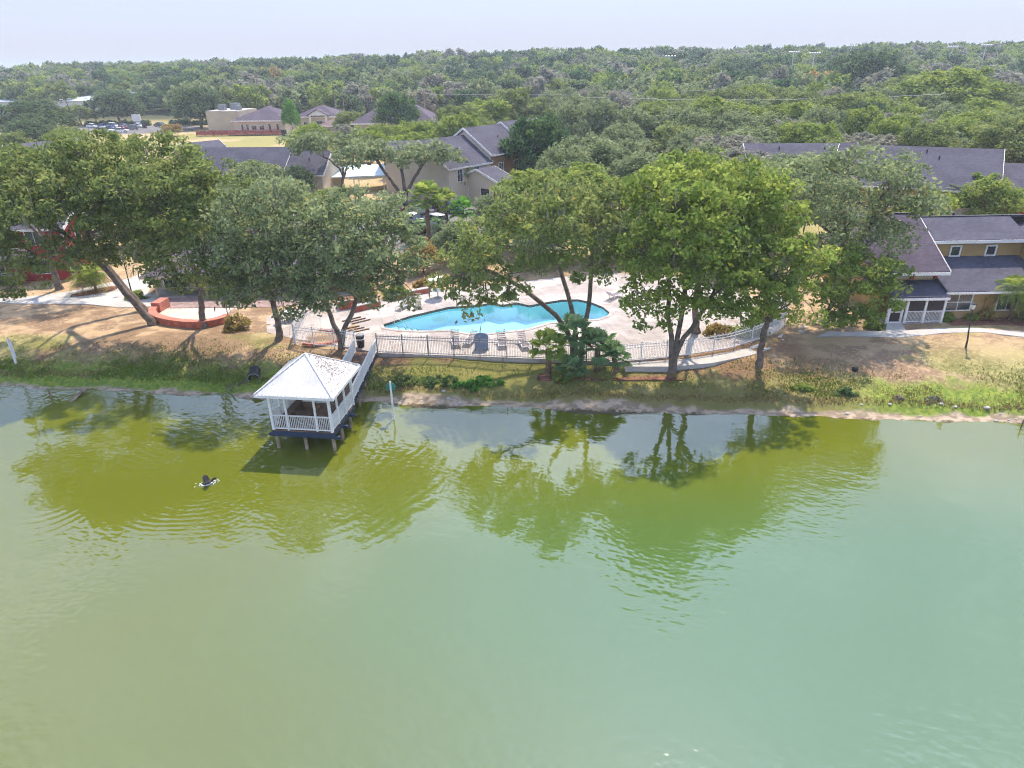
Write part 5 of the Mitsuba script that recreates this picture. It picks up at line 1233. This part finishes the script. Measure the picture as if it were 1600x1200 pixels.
# ------------------------------------------------------------------ cars
def car(x, y, rz, label, paint, group, kind='sedan', z=None):
    t = thing('parked_car', label, 'car', group)
    o = (x, y, gz(x, y) + .04 if z is None else z)
    k = 1.2 if kind == 'suv' else 1.0
    lo, hi, top = .28, .82 * (1.08 if k > 1 else 1), 1.42 * k
    xr = -2.1 if k > 1 else -1.55
    m = MB().hull([(sx, sy * .86, lo) for sx in (-2.15, 2.15) for sy in (-1, 1)] + [(sx, sy * .9, .55) for sx in (-2.25, 2.28) for sy in (-1, 1)] + [(-2.2, sy * .8, hi) for sy in (-1, 1)] + [(2.1, sy * .75, hi - .14) for sy in (-1, 1)] + [(.95, sy * .82, hi + .02) for sy in (-1, 1)])
    part(t, 'body', m.moved(o, rz), paint, smooth=30)
    m = MB().hull([(xr, sy * .8, hi - .03) for sy in (-1, 1)] + [(1.05, sy * .8, hi - .03) for sy in (-1, 1)] + [(xr + .5, sy * .62, top - .05) for sy in (-1, 1)] + [(.25, sy * .62, top - .05) for sy in (-1, 1)])
    part(t, 'window', m.moved(o, rz), 'dark_glass')
    m = MB().hull([(xr + .42, sy * .65, top - .07) for sy in (-1, 1)] + [(.3, sy * .65, top - .07) for sy in (-1, 1)] + [(xr + .6, sy * .56, top) for sy in (-1, 1)] + [(.1, sy * .56, top) for sy in (-1, 1)])
    for sy in (-1, 1):
        m.beam((1.07, sy * .81, hi - .03), (.28, sy * .64, top - .06), .06, .06).beam((xr - .02, sy * .81, hi - .03), (xr + .47, sy * .64, top - .06), .08, .08).beam((-.35, sy * .81, hi - .03), (-.35, sy * .64, top - .06), .06, .06)
    part(t, 'roof', m.moved(o, rz), paint)
    for sx in (-1.35, 1.4):
        for sy in (-1, 1):
            w = part(t, 'wheel', MB().tube([(sx, sy * .7, .33), (sx, sy * .91, .33)], .33, 14).moved(o, rz), 'tyre')
            part(w, 'rim', MB().tube([(sx, sy * .905, .33), (sx, sy * .925, .33)], .2, 10).moved(o, rz), 'steel')
    for sy in (-1, 1):
        part(t, 'headlight', MB().box((2.2, sy * .62, .62), (.12, .34, .14)).moved(o, rz), 'white_paint')
        part(t, 'tail_light', MB().box((-2.21, sy * .68, .7), (.08, .26, .16)).moved(o, rz), 'car_red')
    return t


G1 = 'cars in the car park behind the clubhouse'
car(-12.9, 96.0, 2.2, 'silver sedan in the middle car park right of the open oak trunk', 'car_silver', G1)
car(-15.9, 97.4, 2.2, 'maroon car half hidden behind the open oak trunk', 'car_maroon', G1)
car(-8.4, 96.6, 2.5, 'blue car parked behind the tall fan palms', 'car_blue', G1)
car(-12.6, 89.4, 2.3, 'white car nearest the oak crown in the middle car park', 'car_white', G1)
car(-9.4, 87.2, 2.3, 'silver hatchback between the fan palm trunks', 'car_silver', G1, 'suv')
car(-11.6, 85.2, 2.3, 'black car nearest in the middle car park', 'car_black', G1)
car(-19.5, 93.0, 2.3, 'grey car mostly behind foliage in the middle car park', 'car_grey', G1)
G2 = 'cars in the far left car park'
for x, y, rz, lab, p, k in [(-136.5, 233.5, 0.2, 'silver car at the left end of the far car park, nearest row', 'silver', 'sedan'), (-140.5, 250.5, -.4, 'white car at the left end of the far row, beside the dark tree', 'white', 'sedan'),
                         (-136.6, 250.0, -.4, 'blue car second in the far row of the upper left car park', 'blue', 'sedan'), (-133, 249.5, -.4, 'white car third in the far row of the upper left car park', 'white', 'suv'), (-129.4, 249, -.4, 'black car fourth in the far row of the upper left car park', 'black', 'sedan'),
                         (-126.2, 241.5, 2.6, 'red car in the second row of the upper left car park', 'red', 'sedan'), (-122.6, 240.8, 2.6, 'dark grey car right of the red car', 'grey', 'suv'), (-129.8, 241.8, 2.6, 'blue car left of the red car', 'blue', 'sedan'), (-124.5, 249.5, -.4, 'white car fifth in the far row, below the white sign', 'white', 'sedan'),
                         (-117.8, 251, -.3, 'black car alone right of the white sign', 'black', 'sedan'), (-106.5, 233.6, .1, 'black SUV at the right end of the far car park', 'black', 'suv'), (-121.5, 231.5, .3, 'white car nearest the oak crown in the far left car park', 'white', 'sedan'), (-126.5, 232, .3, 'white van like car left of the nearest white car', 'white', 'suv')]:
    car(x, y, rz, lab, 'car_' + p, G2, k)
G3 = 'cars before the dark grey building'
car(16.6, 153.2, -.1, 'pale SUV left of the vase shaped oak trunks', 'car_grey', G3, 'suv')
car(20.2, 154.0, .1, 'grey SUV in the middle before the dark grey building', 'car_grey', G3, 'suv')
car(24.0, 152.8, .1, 'white sedan right of the two grey SUVs', 'car_white', G3)


# ------------------------------------------------------------------ palms, shrubs, grass
def palm_fronds(rng, top, n, pet, rad, tone, kind, lo=-0.9):
    V, Fc, C = [], [], []
    nv = 0
    pal = np.array(TONES[tone])
    for k in range(n):
        az = k * 2.4 + rng.uniform(-.3, .3)
        el = lo + (1.45 - lo) * ((k + .5) / n) ** .9 + rng.uniform(-.12, .12)
        d = np.array([math.cos(az) * math.cos(el), math.sin(az) * math.cos(el), math.sin(el)])
        s = np.array([-math.sin(az), math.cos(az), 0])
        up = np.cross(d, s) * -1
        up = up if up[2] > 0 else -up
        col = (rng.dirichlet([1, 1, 1]) @ pal) * rng.uniform(.85, 1.4)
        if el < -.55:
            col = np.array([.20, .14, .07]) * rng.uniform(.7, 1.2)
        pl = pet * rng.uniform(.8, 1.15)
        hub = np.array(top) + d * pl
        w = .018
        quads = [[top - s * w, top + s * w, hub + s * w, hub - s * w]]
        if kind == 'fan':
            nb = 15
            for b in range(nb):
                a = -1.9 + 3.8 * b / (nb - 1)
                q = d * math.cos(a) + s * math.sin(a)
                r = rad * (1 - .18 * abs(a) / 1.9) * rng.uniform(.88, 1.08)
                tip = hub + q * r - np.array([0, 0, .28 * r]) + up * .05 * r
                mid = hub + q * r * .55 + up * .04
                side = np.cross(q, up) * r * .075
                quads.append([hub, mid + side, tip, mid - side])
        else:
            m = 15
            prev = None
            for b in range(m):
                f = (b + 1) / m
                c = np.array(top) + d * (pl + rad) * f - np.array([0, 0, 1]) * (pl + rad) * .55 * f * f
                tang = d - np.array([0, 0, 1]) * 1.1 * f
                tang /= np.linalg.norm(tang)
                if prev is not None:
                    quads.append([prev - s * .012, prev + s * .012, c + s * .012, c - s * .012])
                prev = c
                if f > .16:
                    ln = rad * .34 * math.sin(math.pi * min(1, .15 + f * .9)) + .08
                    for sg in (-1, 1):
                        tip = c + s * sg * ln + tang * ln * .55 - np.array([0, 0, ln * .35])
                        mid = (c + tip) / 2 + [0, 0, ln * .06]
                        wd = tang * .035
                        quads.append([c, mid + wd, tip, mid - wd])
        for q in quads:
            V += q
            Fc.append([nv, nv + 1, nv + 2, nv + 3])
            C += [col * rng.uniform(.85, 1.15)] * 4
            nv += 4
    return (np.array(V), np.array(Fc)), np.array(C)


def palm(x, y, h, label, kind='fan', n=30, pet=.9, rad=.8, r=.16, lean=(0, 0), tone='palm', seed=1, group=None, z=None, lo=-.9, stems=None):
    rg = np.random.default_rng(seed)
    t = thing('fan_palm' if kind == 'fan' else 'feather_palm', label, 'palm', group)
    z = gz(x, y) if z is None else z
    for sx, sy, hh in stems or [(lean[0], lean[1], h)]:
        top = np.array([x + sx, y + sy, z + hh])
        P = np.array([[x + sx * f * f, y + sy * f * f, z + hh * f] for f in np.linspace(0, 1, 9)])
        P[0, 2] -= .3
        part(t, 'trunk', MB().tube(P, r * np.array([1.35, 1.05, 1, 1, 1, 1.02, 1.05, 1.1, .9]), 10), 'palm_bark', smooth=50)
        fm, fc = palm_fronds(rg, top, n, pet, rad, tone, kind, lo)
        part(t, 'frond_crown', fm, 'leaf', color=fc)
    return t


palm(-9.3, 79.6, 5.0, 'tallest fan palm in the middle car park', n=34, pet=1.3, rad=1.05, r=.24, seed=2, tone='fresh', lo=-.7)
palm(-7.6, 84.8, 3.6, 'fan palm with thin trunk right of the tallest fan palm', n=26, pet=1.1, rad=.9, r=.19, seed=3, tone='fresh', lo=-.7)
palm(-5.5, 82.6, 3.0, 'bright fan palm with shaggy trunk, right one of the car park palms', n=26, pet=1.0, rad=.85, r=.22, seed=4, tone='bright', lo=-.8)
palm(-10.6, 83.0, 1.3, 'small feather palm at the foot of the car park palms, left one', 'feather', n=18, pet=.2, rad=1.5, r=.09, seed=5)
palm(-8.5, 81.8, 1.6, 'small feather palm at the foot of the car park palms, right one', 'feather', n=18, pet=.2, rad=1.6, r=.09, seed=6)
palm(2.5, 43.0, 1.9, 'left fan palm on the bank with brown shaggy trunk', n=20, pet=.85, rad=.8, r=.2, seed=7, tone='fresh', lo=-.6)
palm(5.8, 43.1, 1.7, 'right fan palm on the bank with brown shaggy trunk', n=21, pet=.9, rad=.8, r=.2, seed=8, lo=-.6)
palm(4.3, 43.7, 2.4, 'middle fan palm crowding the wide oak trunk', n=20, pet=.9, rad=.8, r=.18, seed=9, lo=-.7)
palm(7.1, 43.0, 1.0, 'low fan palm at the right of the bank clump', n=14, pet=.8, rad=.7, r=.16, seed=10, lo=-.4, lean=(-.2, -.1))
palm(4.0, 42.4, .6, 'short young fan palm in front of the bank clump', n=13, pet=.7, rad=.7, r=.14, seed=21, lo=-.2)
palm(-38.5, 62.2, 1.7, 'small feather palm with two slanting stems on the mulch island', 'feather', n=26, pet=.3, rad=1.55, r=.06, seed=11, tone='fresh', stems=[(-.75, 0, 1.75), (.45, .1, 1.9)])
palm(38.75, 50.6, 2.6, 'tall feather palm with curved pale trunk in front of the tan house', 'feather', n=30, pet=.25, rad=1.75, r=.1, seed=12, lean=(-.3, 0), tone='fresh')
palm(39.9, 50.3, 1.9, 'shorter leaning feather palm at the right edge by the tan house', 'feather', n=30, pet=.25, rad=1.7, r=.11, seed=13, lean=(.55, 0), tone='palm')
palm(51.5, 81.6, 4.2, 'feather palm rising before the apartment balcony', 'feather', n=26, pet=.3, rad=2.0, r=.13, seed=14, tone='sage')


def shrub(name, x, y, z, rx, ry, rz_, tone, label, n=26, L=.2, cat='shrub', group=None, seed=0, dens=60):
    rg = np.random.default_rng(seed + 900)
    t = thing(name, label, cat, group)
    d = rg.normal(size=(n, 3))
    d /= np.linalg.norm(d, axis=1, keepdims=True)
    d[:, 2] = np.abs(d[:, 2])
    C = np.array([x, y, z]) + d * (rg.random(n) ** .4)[:, None] * [rx, ry, rz_]
    cm, cc = leaf_cloud(C, np.full(n, max(.22, .45 * min(rx, ry, rz_ * 1.2))), dens, L, tone, rg)
    part(t, 'foliage', cm, 'leaf', color=cc)
    st = MB()
    for p in C[:9]:
        st.tube([(x, y, z - .25), (x * .5 + p[0] * .5, y * .5 + p[1] * .5, z + (p[2] - z) * .6), p], [.03, .02, .01], 4)
    part(t, 'stem', st, 'bark')


SH = [('rusty_shrub', -21.7, 51.5, 1.4, .95, .9, 1.5, 'autumn', 'rust coloured bush on the lawn right of the red seat wall'), ('shrub', -33.6, 59.7, 1.5, .9, .7, .8, 'fresh', 'round green bush beside the lamp post at the footpath bend'),
      ('shrub', 33.9, 50.6, 1.5, .5, .35, .75, 'fresh', 'small yellow green bush at the corner of the screened porch'), ('shrub', 35.9, 50.7, 1.5, .45, .3, .45, 'fresh', 'low yellow bush under the big window of the tan house'),
      ('shrub', 37.0, 50.7, 1.5, .45, .35, .9, 'autumn', 'thin rusty bush by the downpipe of the tan house'), ('shrub', 40.6, 50.7, 1.5, 1.1, .5, .9, 'dark', 'dark bush at the right edge under the palms'),
      ('shrub', 3.4, 42.3, .95, .7, .5, .8, 'fresh', 'yellow green bush at the foot of the fan palms'), ('shrub', 17.6, 48.4, 1.5, 1.6, .9, 1.1, 'fresh', 'yellow flowering hedge inside the curved white fence'),
      ('shrub', 15.4, 48.2, 1.5, 1.2, .8, .9, 'autumn', 'rust and yellow bush inside the curved white fence'), ('shrub', 20.0, 51.5, 1.5, 1.0, 1.2, 1.5, 'fresh', 'green bush at the end of the curved white fence'),
      ('shrub', -10.2, 58.9, 1.6, 1.3, .8, 1.1, 'fresh', 'green bush behind the brick planter at the pool'), ('shrub', -7.9, 61.3, 1.5, 1.2, .8, .9, 'autumn', 'yellow brown bush behind the small parasol'),
      ('shrub', -12.7, 58.2, 1.5, .9, .7, 1.8, 'olive', 'upright bush against the orange wall'), ('shrub', 27.6, 49.2, 1.5, .7, .5, .8, 'fresh', 'bush left of the screened porch door'),
      ('shrub', -4.8, 42.6, .6, 1.7, .8, .4, 'deep', 'dark green weeds on the bank right of the gangway'), ('shrub', -2.4, 42.3, .55, 1.9, .8, .5, 'bright', 'bright green weed clump on the bank below the grey fence'),
      ('shrub', -7.2, 42.8, .65, 1.4, .7, .4, 'olive', 'dark weeds beside the gangway piles'), ('shrub', 21.5, 39.9, .45, .9, .5, .55, 'deep', 'leafy weeds on the right bank near the black ball'),
      ('shrub', 24.5, 39.4, .35, .55, .4, .4, 'grey', 'greyish weed clump at the water edge on the right'), ('shrub', 26.5, 38.9, .35, .5, .4, .4, 'grey', 'greyish weed clump further right at the water edge'), ('shrub', 19.0, 40.6, .5, 1.0, .5, .5, 'fresh', 'green weeds on the bank below the slender oak'),
      ('shrub', -40.6, 65.2, 1.5, 1.2, .9, 1.8, 'autumn', 'orange tinged bush beside the red house'), ('shrub', 78, 200, 1.5, 4, 2, 2.2, 'autumn', 'orange flowering hedge far behind the trees on the right')]
for k, (nm, x, y, z, a, b, c, tone, lab) in enumerate(SH):
    shrub(nm, x, y, z, a, b, c, tone, lab, seed=k, L=.2 if y < 70 else .6, n=int(20 + 14 * a * b))
for k, (x0, x1, y, lab) in enumerate([(-51.5, -46.9, 64.9, 'clipped green hedge under the white railing at the left edge')]):
    rg = np.random.default_rng(70 + k)
    C = np.stack([rg.uniform(x0, x1, 60), rg.uniform(y - .35, y + .35, 60), rg.uniform(1.7, 2.25, 60)], 1)
    cm, cc = leaf_cloud(C, np.full(60, .35), 70, .16, 'fresh', rg)
    hk = thing('hedge', lab, 'hedge')
    part(hk, 'foliage', cm, 'leaf', color=cc)
for x0, x1, y, lab in [(-146, -124, 256.5, 'dark clipped hedge behind the far row of parked cars'), (-116, -98, 255, 'dark clipped hedge right of the white sign')]:
    rg = np.random.default_rng(int(-x0))
    n = 120
    C = np.stack([rg.uniform(x0, x1, n), rg.uniform(y - .7, y + .7, n), rg.uniform(1.9, 3.0, n)], 1)
    cm, cc = leaf_cloud(C, np.full(n, .8), 24, .7, 'dark', rg)
    part(thing('hedge', lab, 'hedge'), 'foliage', cm, 'leaf', color=cc)

rg = np.random.default_rng(77)
N = 90000
gx, gs = rg.uniform(-48, 42, N), rg.gamma(2.2, 1.1, N) + 0.95
gyy = np.interp(gx, SHX, SHY) + gs
cl = meshkit.fbm(np.stack([gx * .35, gyy * .6, gx * 0], -1), 3, 21)
side_w = np.where((gx > -15) & (gx < 15), .35, 1.0)
edge = np.exp(-((gs - 1.3) / .3) ** 2)
keep = rg.random(N) < np.clip((cl - .36) * 4.5, 0.08, 1) * np.clip((7.2 - gs) / 3.4, 0, 1) * side_w + .7 * edge
gx, gyy, gs, cl, edge = gx[keep], gyy[keep], gs[keep], cl[keep], edge[keep]
gz_ = ground_z(gx, gyy)
n = len(gx)
hgt = rg.uniform(.05, .15, n) * (1 + .9 * edge + 1.0 * np.clip(cl - .5, 0, 1))
az = rg.uniform(0, 2 * np.pi, n)
wd = rg.uniform(.02, .045, n)
sx, sy = np.cos(az) * wd, np.sin(az) * wd
ln = rg.normal(0, .35, (n, 2)) * hgt[:, None]
v = np.stack([np.stack([gx - sx, gyy - sy, gz_ - .02], 1), np.stack([gx + sx, gyy + sy, gz_ - .02], 1), np.stack([gx + ln[:, 0], gyy + ln[:, 1], gz_ + hgt], 1)], 1).reshape(-1, 3)
gm = np.clip((cl - .42) * 4 + rg.normal(0, .2, n) - .4 * edge * (gx > -15), 0, 1)[:, None]
col = ((1 - gm) * [.33, .25, .12] + gm * [.155, .225, .035]) * rg.uniform(.7, 1.3, n)[:, None]
scene['bank_grass'] = mikit.ply((v, np.arange(3 * n).reshape(-1, 3)), 'grass_blade', color=np.repeat(col, 3, 0))
labels['bank_grass'] = {'label': 'tufty green and straw coloured grass along the lake bank', 'category': 'grass', 'kind': 'stuff'}

# ------------------------------------------------------------------ small things by the water
t = thing('signpost', 'white post with green plate standing in the water beside the gangway', 'sign')
part(t, 'post', MB().box((-7.5, 38.65, 1.0), (.1, .07, 3.3)), 'white_paint')
part(t, 'plate', MB().tube([(-7.5, 38.70, 2.25), (-7.5, 38.74, 2.25)], .3, 8), 'sign_green')
t = thing('marker_post', 'white marker post with grey board at the left edge of the bank', 'post')
part(t, 'post', MB().box((-36.55, 47.1, 1.7), (.13, .1, 2.1)), 'white_paint')
part(t, 'board', MB().box((-36.4, 47.05, 1.85), (.16, .05, 1.3)), 'pale_fence')
single('plank', MB().beam((-29.75, 42.0, .02), (-29.72, 43.7, .2), .22, .06), 'old_timber', 'pale loose plank lying half in the water near the left shore', 'plank')
single('stake', MB().box((-31.5, 42.6, .35), (.13, .05, .9), .3, .15), 'old_timber', 'short wooden stake at the water edge left of the plank', 'stake')
single('stake', MB().tube([(30.35, 36.1, -.5), (30.4, 36.1, .6)], .04, 8), 'bark', 'thin dark stake in the water at the right edge', 'stake')
t = thing('drain_pipe', 'black drain pipe mouth lying in the bank left of the gazebo', 'pipe')
a = np.arange(20) * 2 * np.pi / 20
m = MB()
c0, ax = np.array([-17.9, 43.7, .75]), np.array([-.2, .95, .22])
ax = ax / np.linalg.norm(ax)
s_ = np.cross(ax, [0, 0, 1.0])
s_ /= np.linalg.norm(s_)
u_ = np.cross(s_, ax)
rings_ = [np.array([c0 + ax * l + r_ * (math.cos(q) * s_ + math.sin(q) * u_) for q in a]) for l, r_ in ((1.0, .38), (0, .38), (0, .32), (.9, .32))]
i = np.arange(20)
m.add(np.vstack(rings_), np.vstack([np.stack([k * 20 + i, k * 20 + (i + 1) % 20, (k + 1) * 20 + (i + 1) % 20, (k + 1) * 20 + i], 1) for k in range(3)]))
part(t, 'pipe', m, 'rubber_black', smooth=40)
part(t, 'rim', MB().tube([c0 - ax * .02 + .38 * (math.cos(q) * s_ + math.sin(q) * u_) for q in np.append(a, a[0])], .03, 6), 'grey_metal')
for k in range(7):
    q = rg.uniform(-1, 1, 2)
    single('fallen_branch', MB().tube([(-19.2 + q[0] * .9, 43.2 + q[1] * .4, gz(-19.2 + q[0] * .9, 43.2 + q[1] * .4) + .06), (-18.7 + q[0], 43.0 + q[1] * .7, .62 + .12 * k / 7), (-18.2 + q[0] * 1.3, 42.6 + q[1], .35 + .2 * abs(q[1]))], [.03, .022, .01], 5), 'bark',
           'bare fallen branch on the bank beside the black drain pipe', 'branch', 'fallen branches by the drain pipe')
bl_ = trimesh.creation.icosphere(2, .21)
single('ball', (np.asarray(bl_.vertices) * [1, 1, .85] + [23.0, 42.2, gz(23, 42.2) + .15], bl_.faces), 'rubber_black', 'black ball lying on the grass of the right bank', 'ball', smooth=True)
for k in range(16):
    x = rg.uniform(19, 31) if k < 11 else rg.uniform(-8, -3)
    y = float(np.interp(x, SHX, SHY)) + rg.uniform(.25, 1.4)
    r_ = rg.uniform(.08, .2)
    ro = trimesh.creation.icosphere(1, 1.0)
    v = np.asarray(ro.vertices) * (1 + .35 * (meshkit.noise(np.asarray(ro.vertices) * 1.7 + k, 3) - .5))[:, None] * [r_, r_ * .8, r_ * .55]
    single('stone', (v + [x, y, gz(x, y) + r_ * .2], ro.faces), 'concrete', 'pale stone on the sandy lake edge ' + ('on the right' if k < 11 else 'near the green plated post'), 'stone', 'stones on the right lake edge' if k < 11 else 'stones on the middle lake edge')

t = thing('water_bird', 'small black water bird flapping in a patch of white spray', 'bird')
B0 = np.array([-16.5, 31.6, .08])


def ell(c, r, ang=0.5, n=2):
    s = trimesh.creation.icosphere(n, 1.0)
    return np.asarray(s.vertices) * r @ rot_z(ang).T + c, np.asarray(s.faces)


m = MB().add(*ell(B0, [.24, .1, .1])).add(*ell(B0 + [.33, .19, .16], [.1, .06, .06])).tube([B0 + [.2, .11, .05], B0 + [.29, .16, .14]], [.07, .05], 8).tube([B0 + [.4, .22, .16], B0 + [.52, .29, .14]], [.025, .008], 6)
part(t, 'body', m, 'feather_black', smooth=True)
for s in (-1, 1):
    n_ = np.array([-.48, .87, 0]) * s
    w0 = B0 + n_ * .1
    part(t, 'wing', MB().hull([w0 + [.14, .08, .05], w0 - [.16, .09, -.05], w0 + n_ * .22 + [.08, .04, .26], w0 + n_ * .2 - [.16, .09, -.24], w0 + n_ * .42 + [-.05, -.03, .26], w0 + [0, 0, .02]]), 'feather_black')
m = MB()
for k in range(110):
    q = rg.normal(0, 1, 2) * [.26, .11]
    q = rot_z(.5)[:2, :2] @ q
    r_ = rg.uniform(.01, .032)
    m.add(*ell(B0 + [q[0], q[1], rg.uniform(-.08, .03)], [r_ * 1.6, r_, r_ * .8], .5, 0))
key = 'bird_spray'
scene[key] = mikit.ply(m.get(), 'foam')
labels[key] = {'label': 'white spray of droplets round the small black bird', 'category': 'spray', 'kind': 'stuff'}

# leaves fallen on the gazebo roof
rg = np.random.default_rng(31)
V = []
for k in range(230):
    u, t = rg.normal(.45, .5), rg.beta(2.2, 2.0) * .8
    if k % 4 == 0:
        u, t = rg.uniform(-1, 1), rg.uniform(.05, .9)
    x0 = EH * (1 - t) - .0
    yy = np.clip(u, -1, 1) * EH * (1 - t) * .93
    c = gl(x0, yy, EZ + (PZ - EZ) * t + .035)
    a, l = rg.uniform(0, 6.3), rg.uniform(.03, .08)
    V += [c + rot_z(a) @ np.array([l, 0, -.0]), c + rot_z(a) @ np.array([-l * .5, l * .6, .01]), c + rot_z(a) @ np.array([-l * .5, -l * .6, .01])]
scene['roof_litter'] = mikit.ply((np.array(V), np.arange(len(V)).reshape(-1, 3)), 'bark')
labels['roof_litter'] = {'label': 'fallen leaves scattered on the right slope of the gazebo roof', 'category': 'leaves', 'kind': 'stuff'}

# ------------------------------------------------------------------ lamps, poles, masts, wires
def lamp_post(x, y, h, label, lean=0.0, head='lantern', group='lamp posts on the footpaths'):
    t = thing('lamp_post', label, 'lamp post', group)
    z = gz(x, y)
    tp = np.array([x + lean, y, z + h])
    part(t, 'pole', MB().tube([(x, y, z - .2), (x + lean * .08, y, z + .6), (x + lean * .5, y, z + h * .5), tp], [.08, .06, .045, .04], 10), 'dark_metal', smooth=50)
    part(t, 'lantern', MB().tube([tp, tp + [0, 0, .06], tp + [0, 0, .34]], [.07, .11, .15], 8), 'white_paint')
    part(t, 'cap', MB().tube([tp + [0, 0, .34], tp + [0, 0, .40], tp + [0, 0, .5]], [.19, .15, .02], 8), 'dark_metal')


lamp_post(32.1, 45.1, 2.9, 'leaning dark lamp post on the dry lawn in front of the tan house', lean=-.28)
lamp_post(-35.1, 61.9, 2.9, 'dark lamp post at the bend of the left footpath')
lamp_post(21.6, 149.5, 3.6, 'white globed lamp post before the dark grey building')


def pole(name, x, y, h, r, label, bs='old_timber', lean=0.0, arm=0, lamp=False, cat='pole'):
    t = thing(name, label, cat)
    z = gz(x, y)
    part(t, 'pole', MB().tube([(x, y, z - .5), (x + lean, y, z + h)], [r, r * .7], 10), bs, smooth=50)
    if arm:
        part(t, 'crossarm', MB().box((x + lean, y, z + h - .6), (arm, .16, .16)), bs)
        for k in (-.45, 0, .45):
            part(t, 'insulator', MB().tube([(x + lean + arm * k, y, z + h - .52), (x + lean + arm * k, y, z + h - .2)], .09, 8), 'white_paint')
    if lamp:
        part(t, 'arm', MB().tube([(x + lean, y, z + h - .1), (x + lean - 1.0, y, z + h + .15)], .07, 8), bs)
        part(t, 'lamp_head', MB().box((x + lean - 1.3, y, z + h + .15), (.9, .4, .2)), 'white_paint')


pole('utility_pole', 108.2, 180, 10.0, .2, 'tall leaning pale utility pole in front of the broad dome shaped tree', lean=.5, arm=2.0)
pole('street_light', 93.5, 168, 7.2, .13, 'street light with round head left of the leaning utility pole', 'grey_metal', lamp=True, cat='street light')
pole('utility_pole', -55.0, 240, 11.0, .2, 'left of two pale poles behind the portico building', lean=-.3, arm=1.8)
pole('utility_pole', -52.8, 241, 10.0, .18, 'right of two pale poles behind the portico building', arm=1.6)
pole('utility_pole', -25.0, 226, 10.5, .2, 'pale pole right of the round deep green tree', arm=1.6)
pole('street_light', -137.6, 236.5, 9.5, .16, 'dark leaning lamp pole in the far left car park', 'dark_metal', lean=-1.6, lamp=True, cat='street light')
pole('white_post', 12.4, 134.0, 4.0, .16, 'thick white post in the drive right of the deep green tree', 'white_paint', cat='post')
pole('street_light', 74, 134, 7.0, .12, 'slim street light among the pale trees on the right', 'grey_metal', lamp=True, cat='street light')


def mast(x, y, top, label, n=5):
    t = thing('floodlight_mast', label, 'floodlight', 'floodlight masts on the far ridge')
    z = gz(x, y)
    part(t, 'mast', MB().tube([(x, y, z - .5), (x, y, top)], [.3, .18], 10), 'pale_fence', smooth=50)
    part(t, 'crossarm', MB().box((x, y, top - .3), (5.6, .25, .25)), 'pale_fence')
    for k in range(n):
        part(t, 'floodlight', MB().box((x - 2.4 + 4.8 * k / (n - 1), y - .4, top + .2), (.8, .5, .6), 0, .4), 'white_paint')


mast(148.5, 395, 21.3, 'floodlight mast on the ridge, left one of the nearest pair')
mast(150.0, 372, 20.6, 'bare headed floodlight mast just right of the nearest pair')
mast(176.5, 392, 23.6, 'floodlight mast with lamps over the dark spreading tree')
mast(232, 398, 22.4, 'floodlight mast at the far right, left one of two')
mast(243, 388, 22.8, 'floodlight mast at the far right, right one of two')
mast(88.0, 410, 20.4, 'floodlight mast on the ridge right of centre', 4)


def wire(a, b, sag, label, r=.035):
    tt = np.linspace(0, 1, 24)[:, None]
    P = np.array(a) * (1 - tt) + np.array(b) * tt
    P[:, 2] -= sag * 4 * (tt * (1 - tt))[:, 0]
    single('power_line', MB().tube(P, r, 5), 'pale_fence', label, 'power line')


wire((108.7, 180, 11.3), (190, 172, 12.0), .6, 'upper power line running right from the leaning pole')
wire((108.7, 180, 11.3), (20, 190, 11.4), 1.0, 'upper power line running left from the leaning pole')
wire((108.5, 180, 8.4), (60, 184, 8.6), .4, 'middle power line left of the leaning pole')
wire((108.4, 180, 6.9), (60, 184, 7.0), .4, 'lowest power line left of the leaning pole')
wire((108.4, 180, 8.4), (170, 176, 8.8), .4, 'lower power line right of the leaning pole')
wire((-25.0, 226, 11.4), (60, 215, 11.6), .8, 'power line behind the round deep green tree running right')
t = thing('pylon_sign', 'white sign board on dark pillar in the far left car park', 'sign')
part(t, 'pillar', MB().box((-121.2, 246.5, 2.6), (1.3, .5, 2.6)), 'dark_metal')
part(t, 'board', MB().box((-123.2, 246.5, 4.7), (2.8, .4, 2.2)), 'white_paint')

# ------------------------------------------------------------------ haze (after everything it must enclose)
scene['clear_boundary'] = {'type': 'null'}
scene['haze'] = {'type': 'cube', 'bsdf': {'type': 'ref', 'id': 'clear_boundary'}, 'interior': {'type': 'ref', 'id': 'haze_air'},
                 'to_world': T().translate([0, 1900, 17.0]).scale([2700, 2400, 19.5])}
labels['haze'] = {'label': 'thin pale summer haze in the air over the far trees', 'category': 'haze', 'kind': 'stuff'}
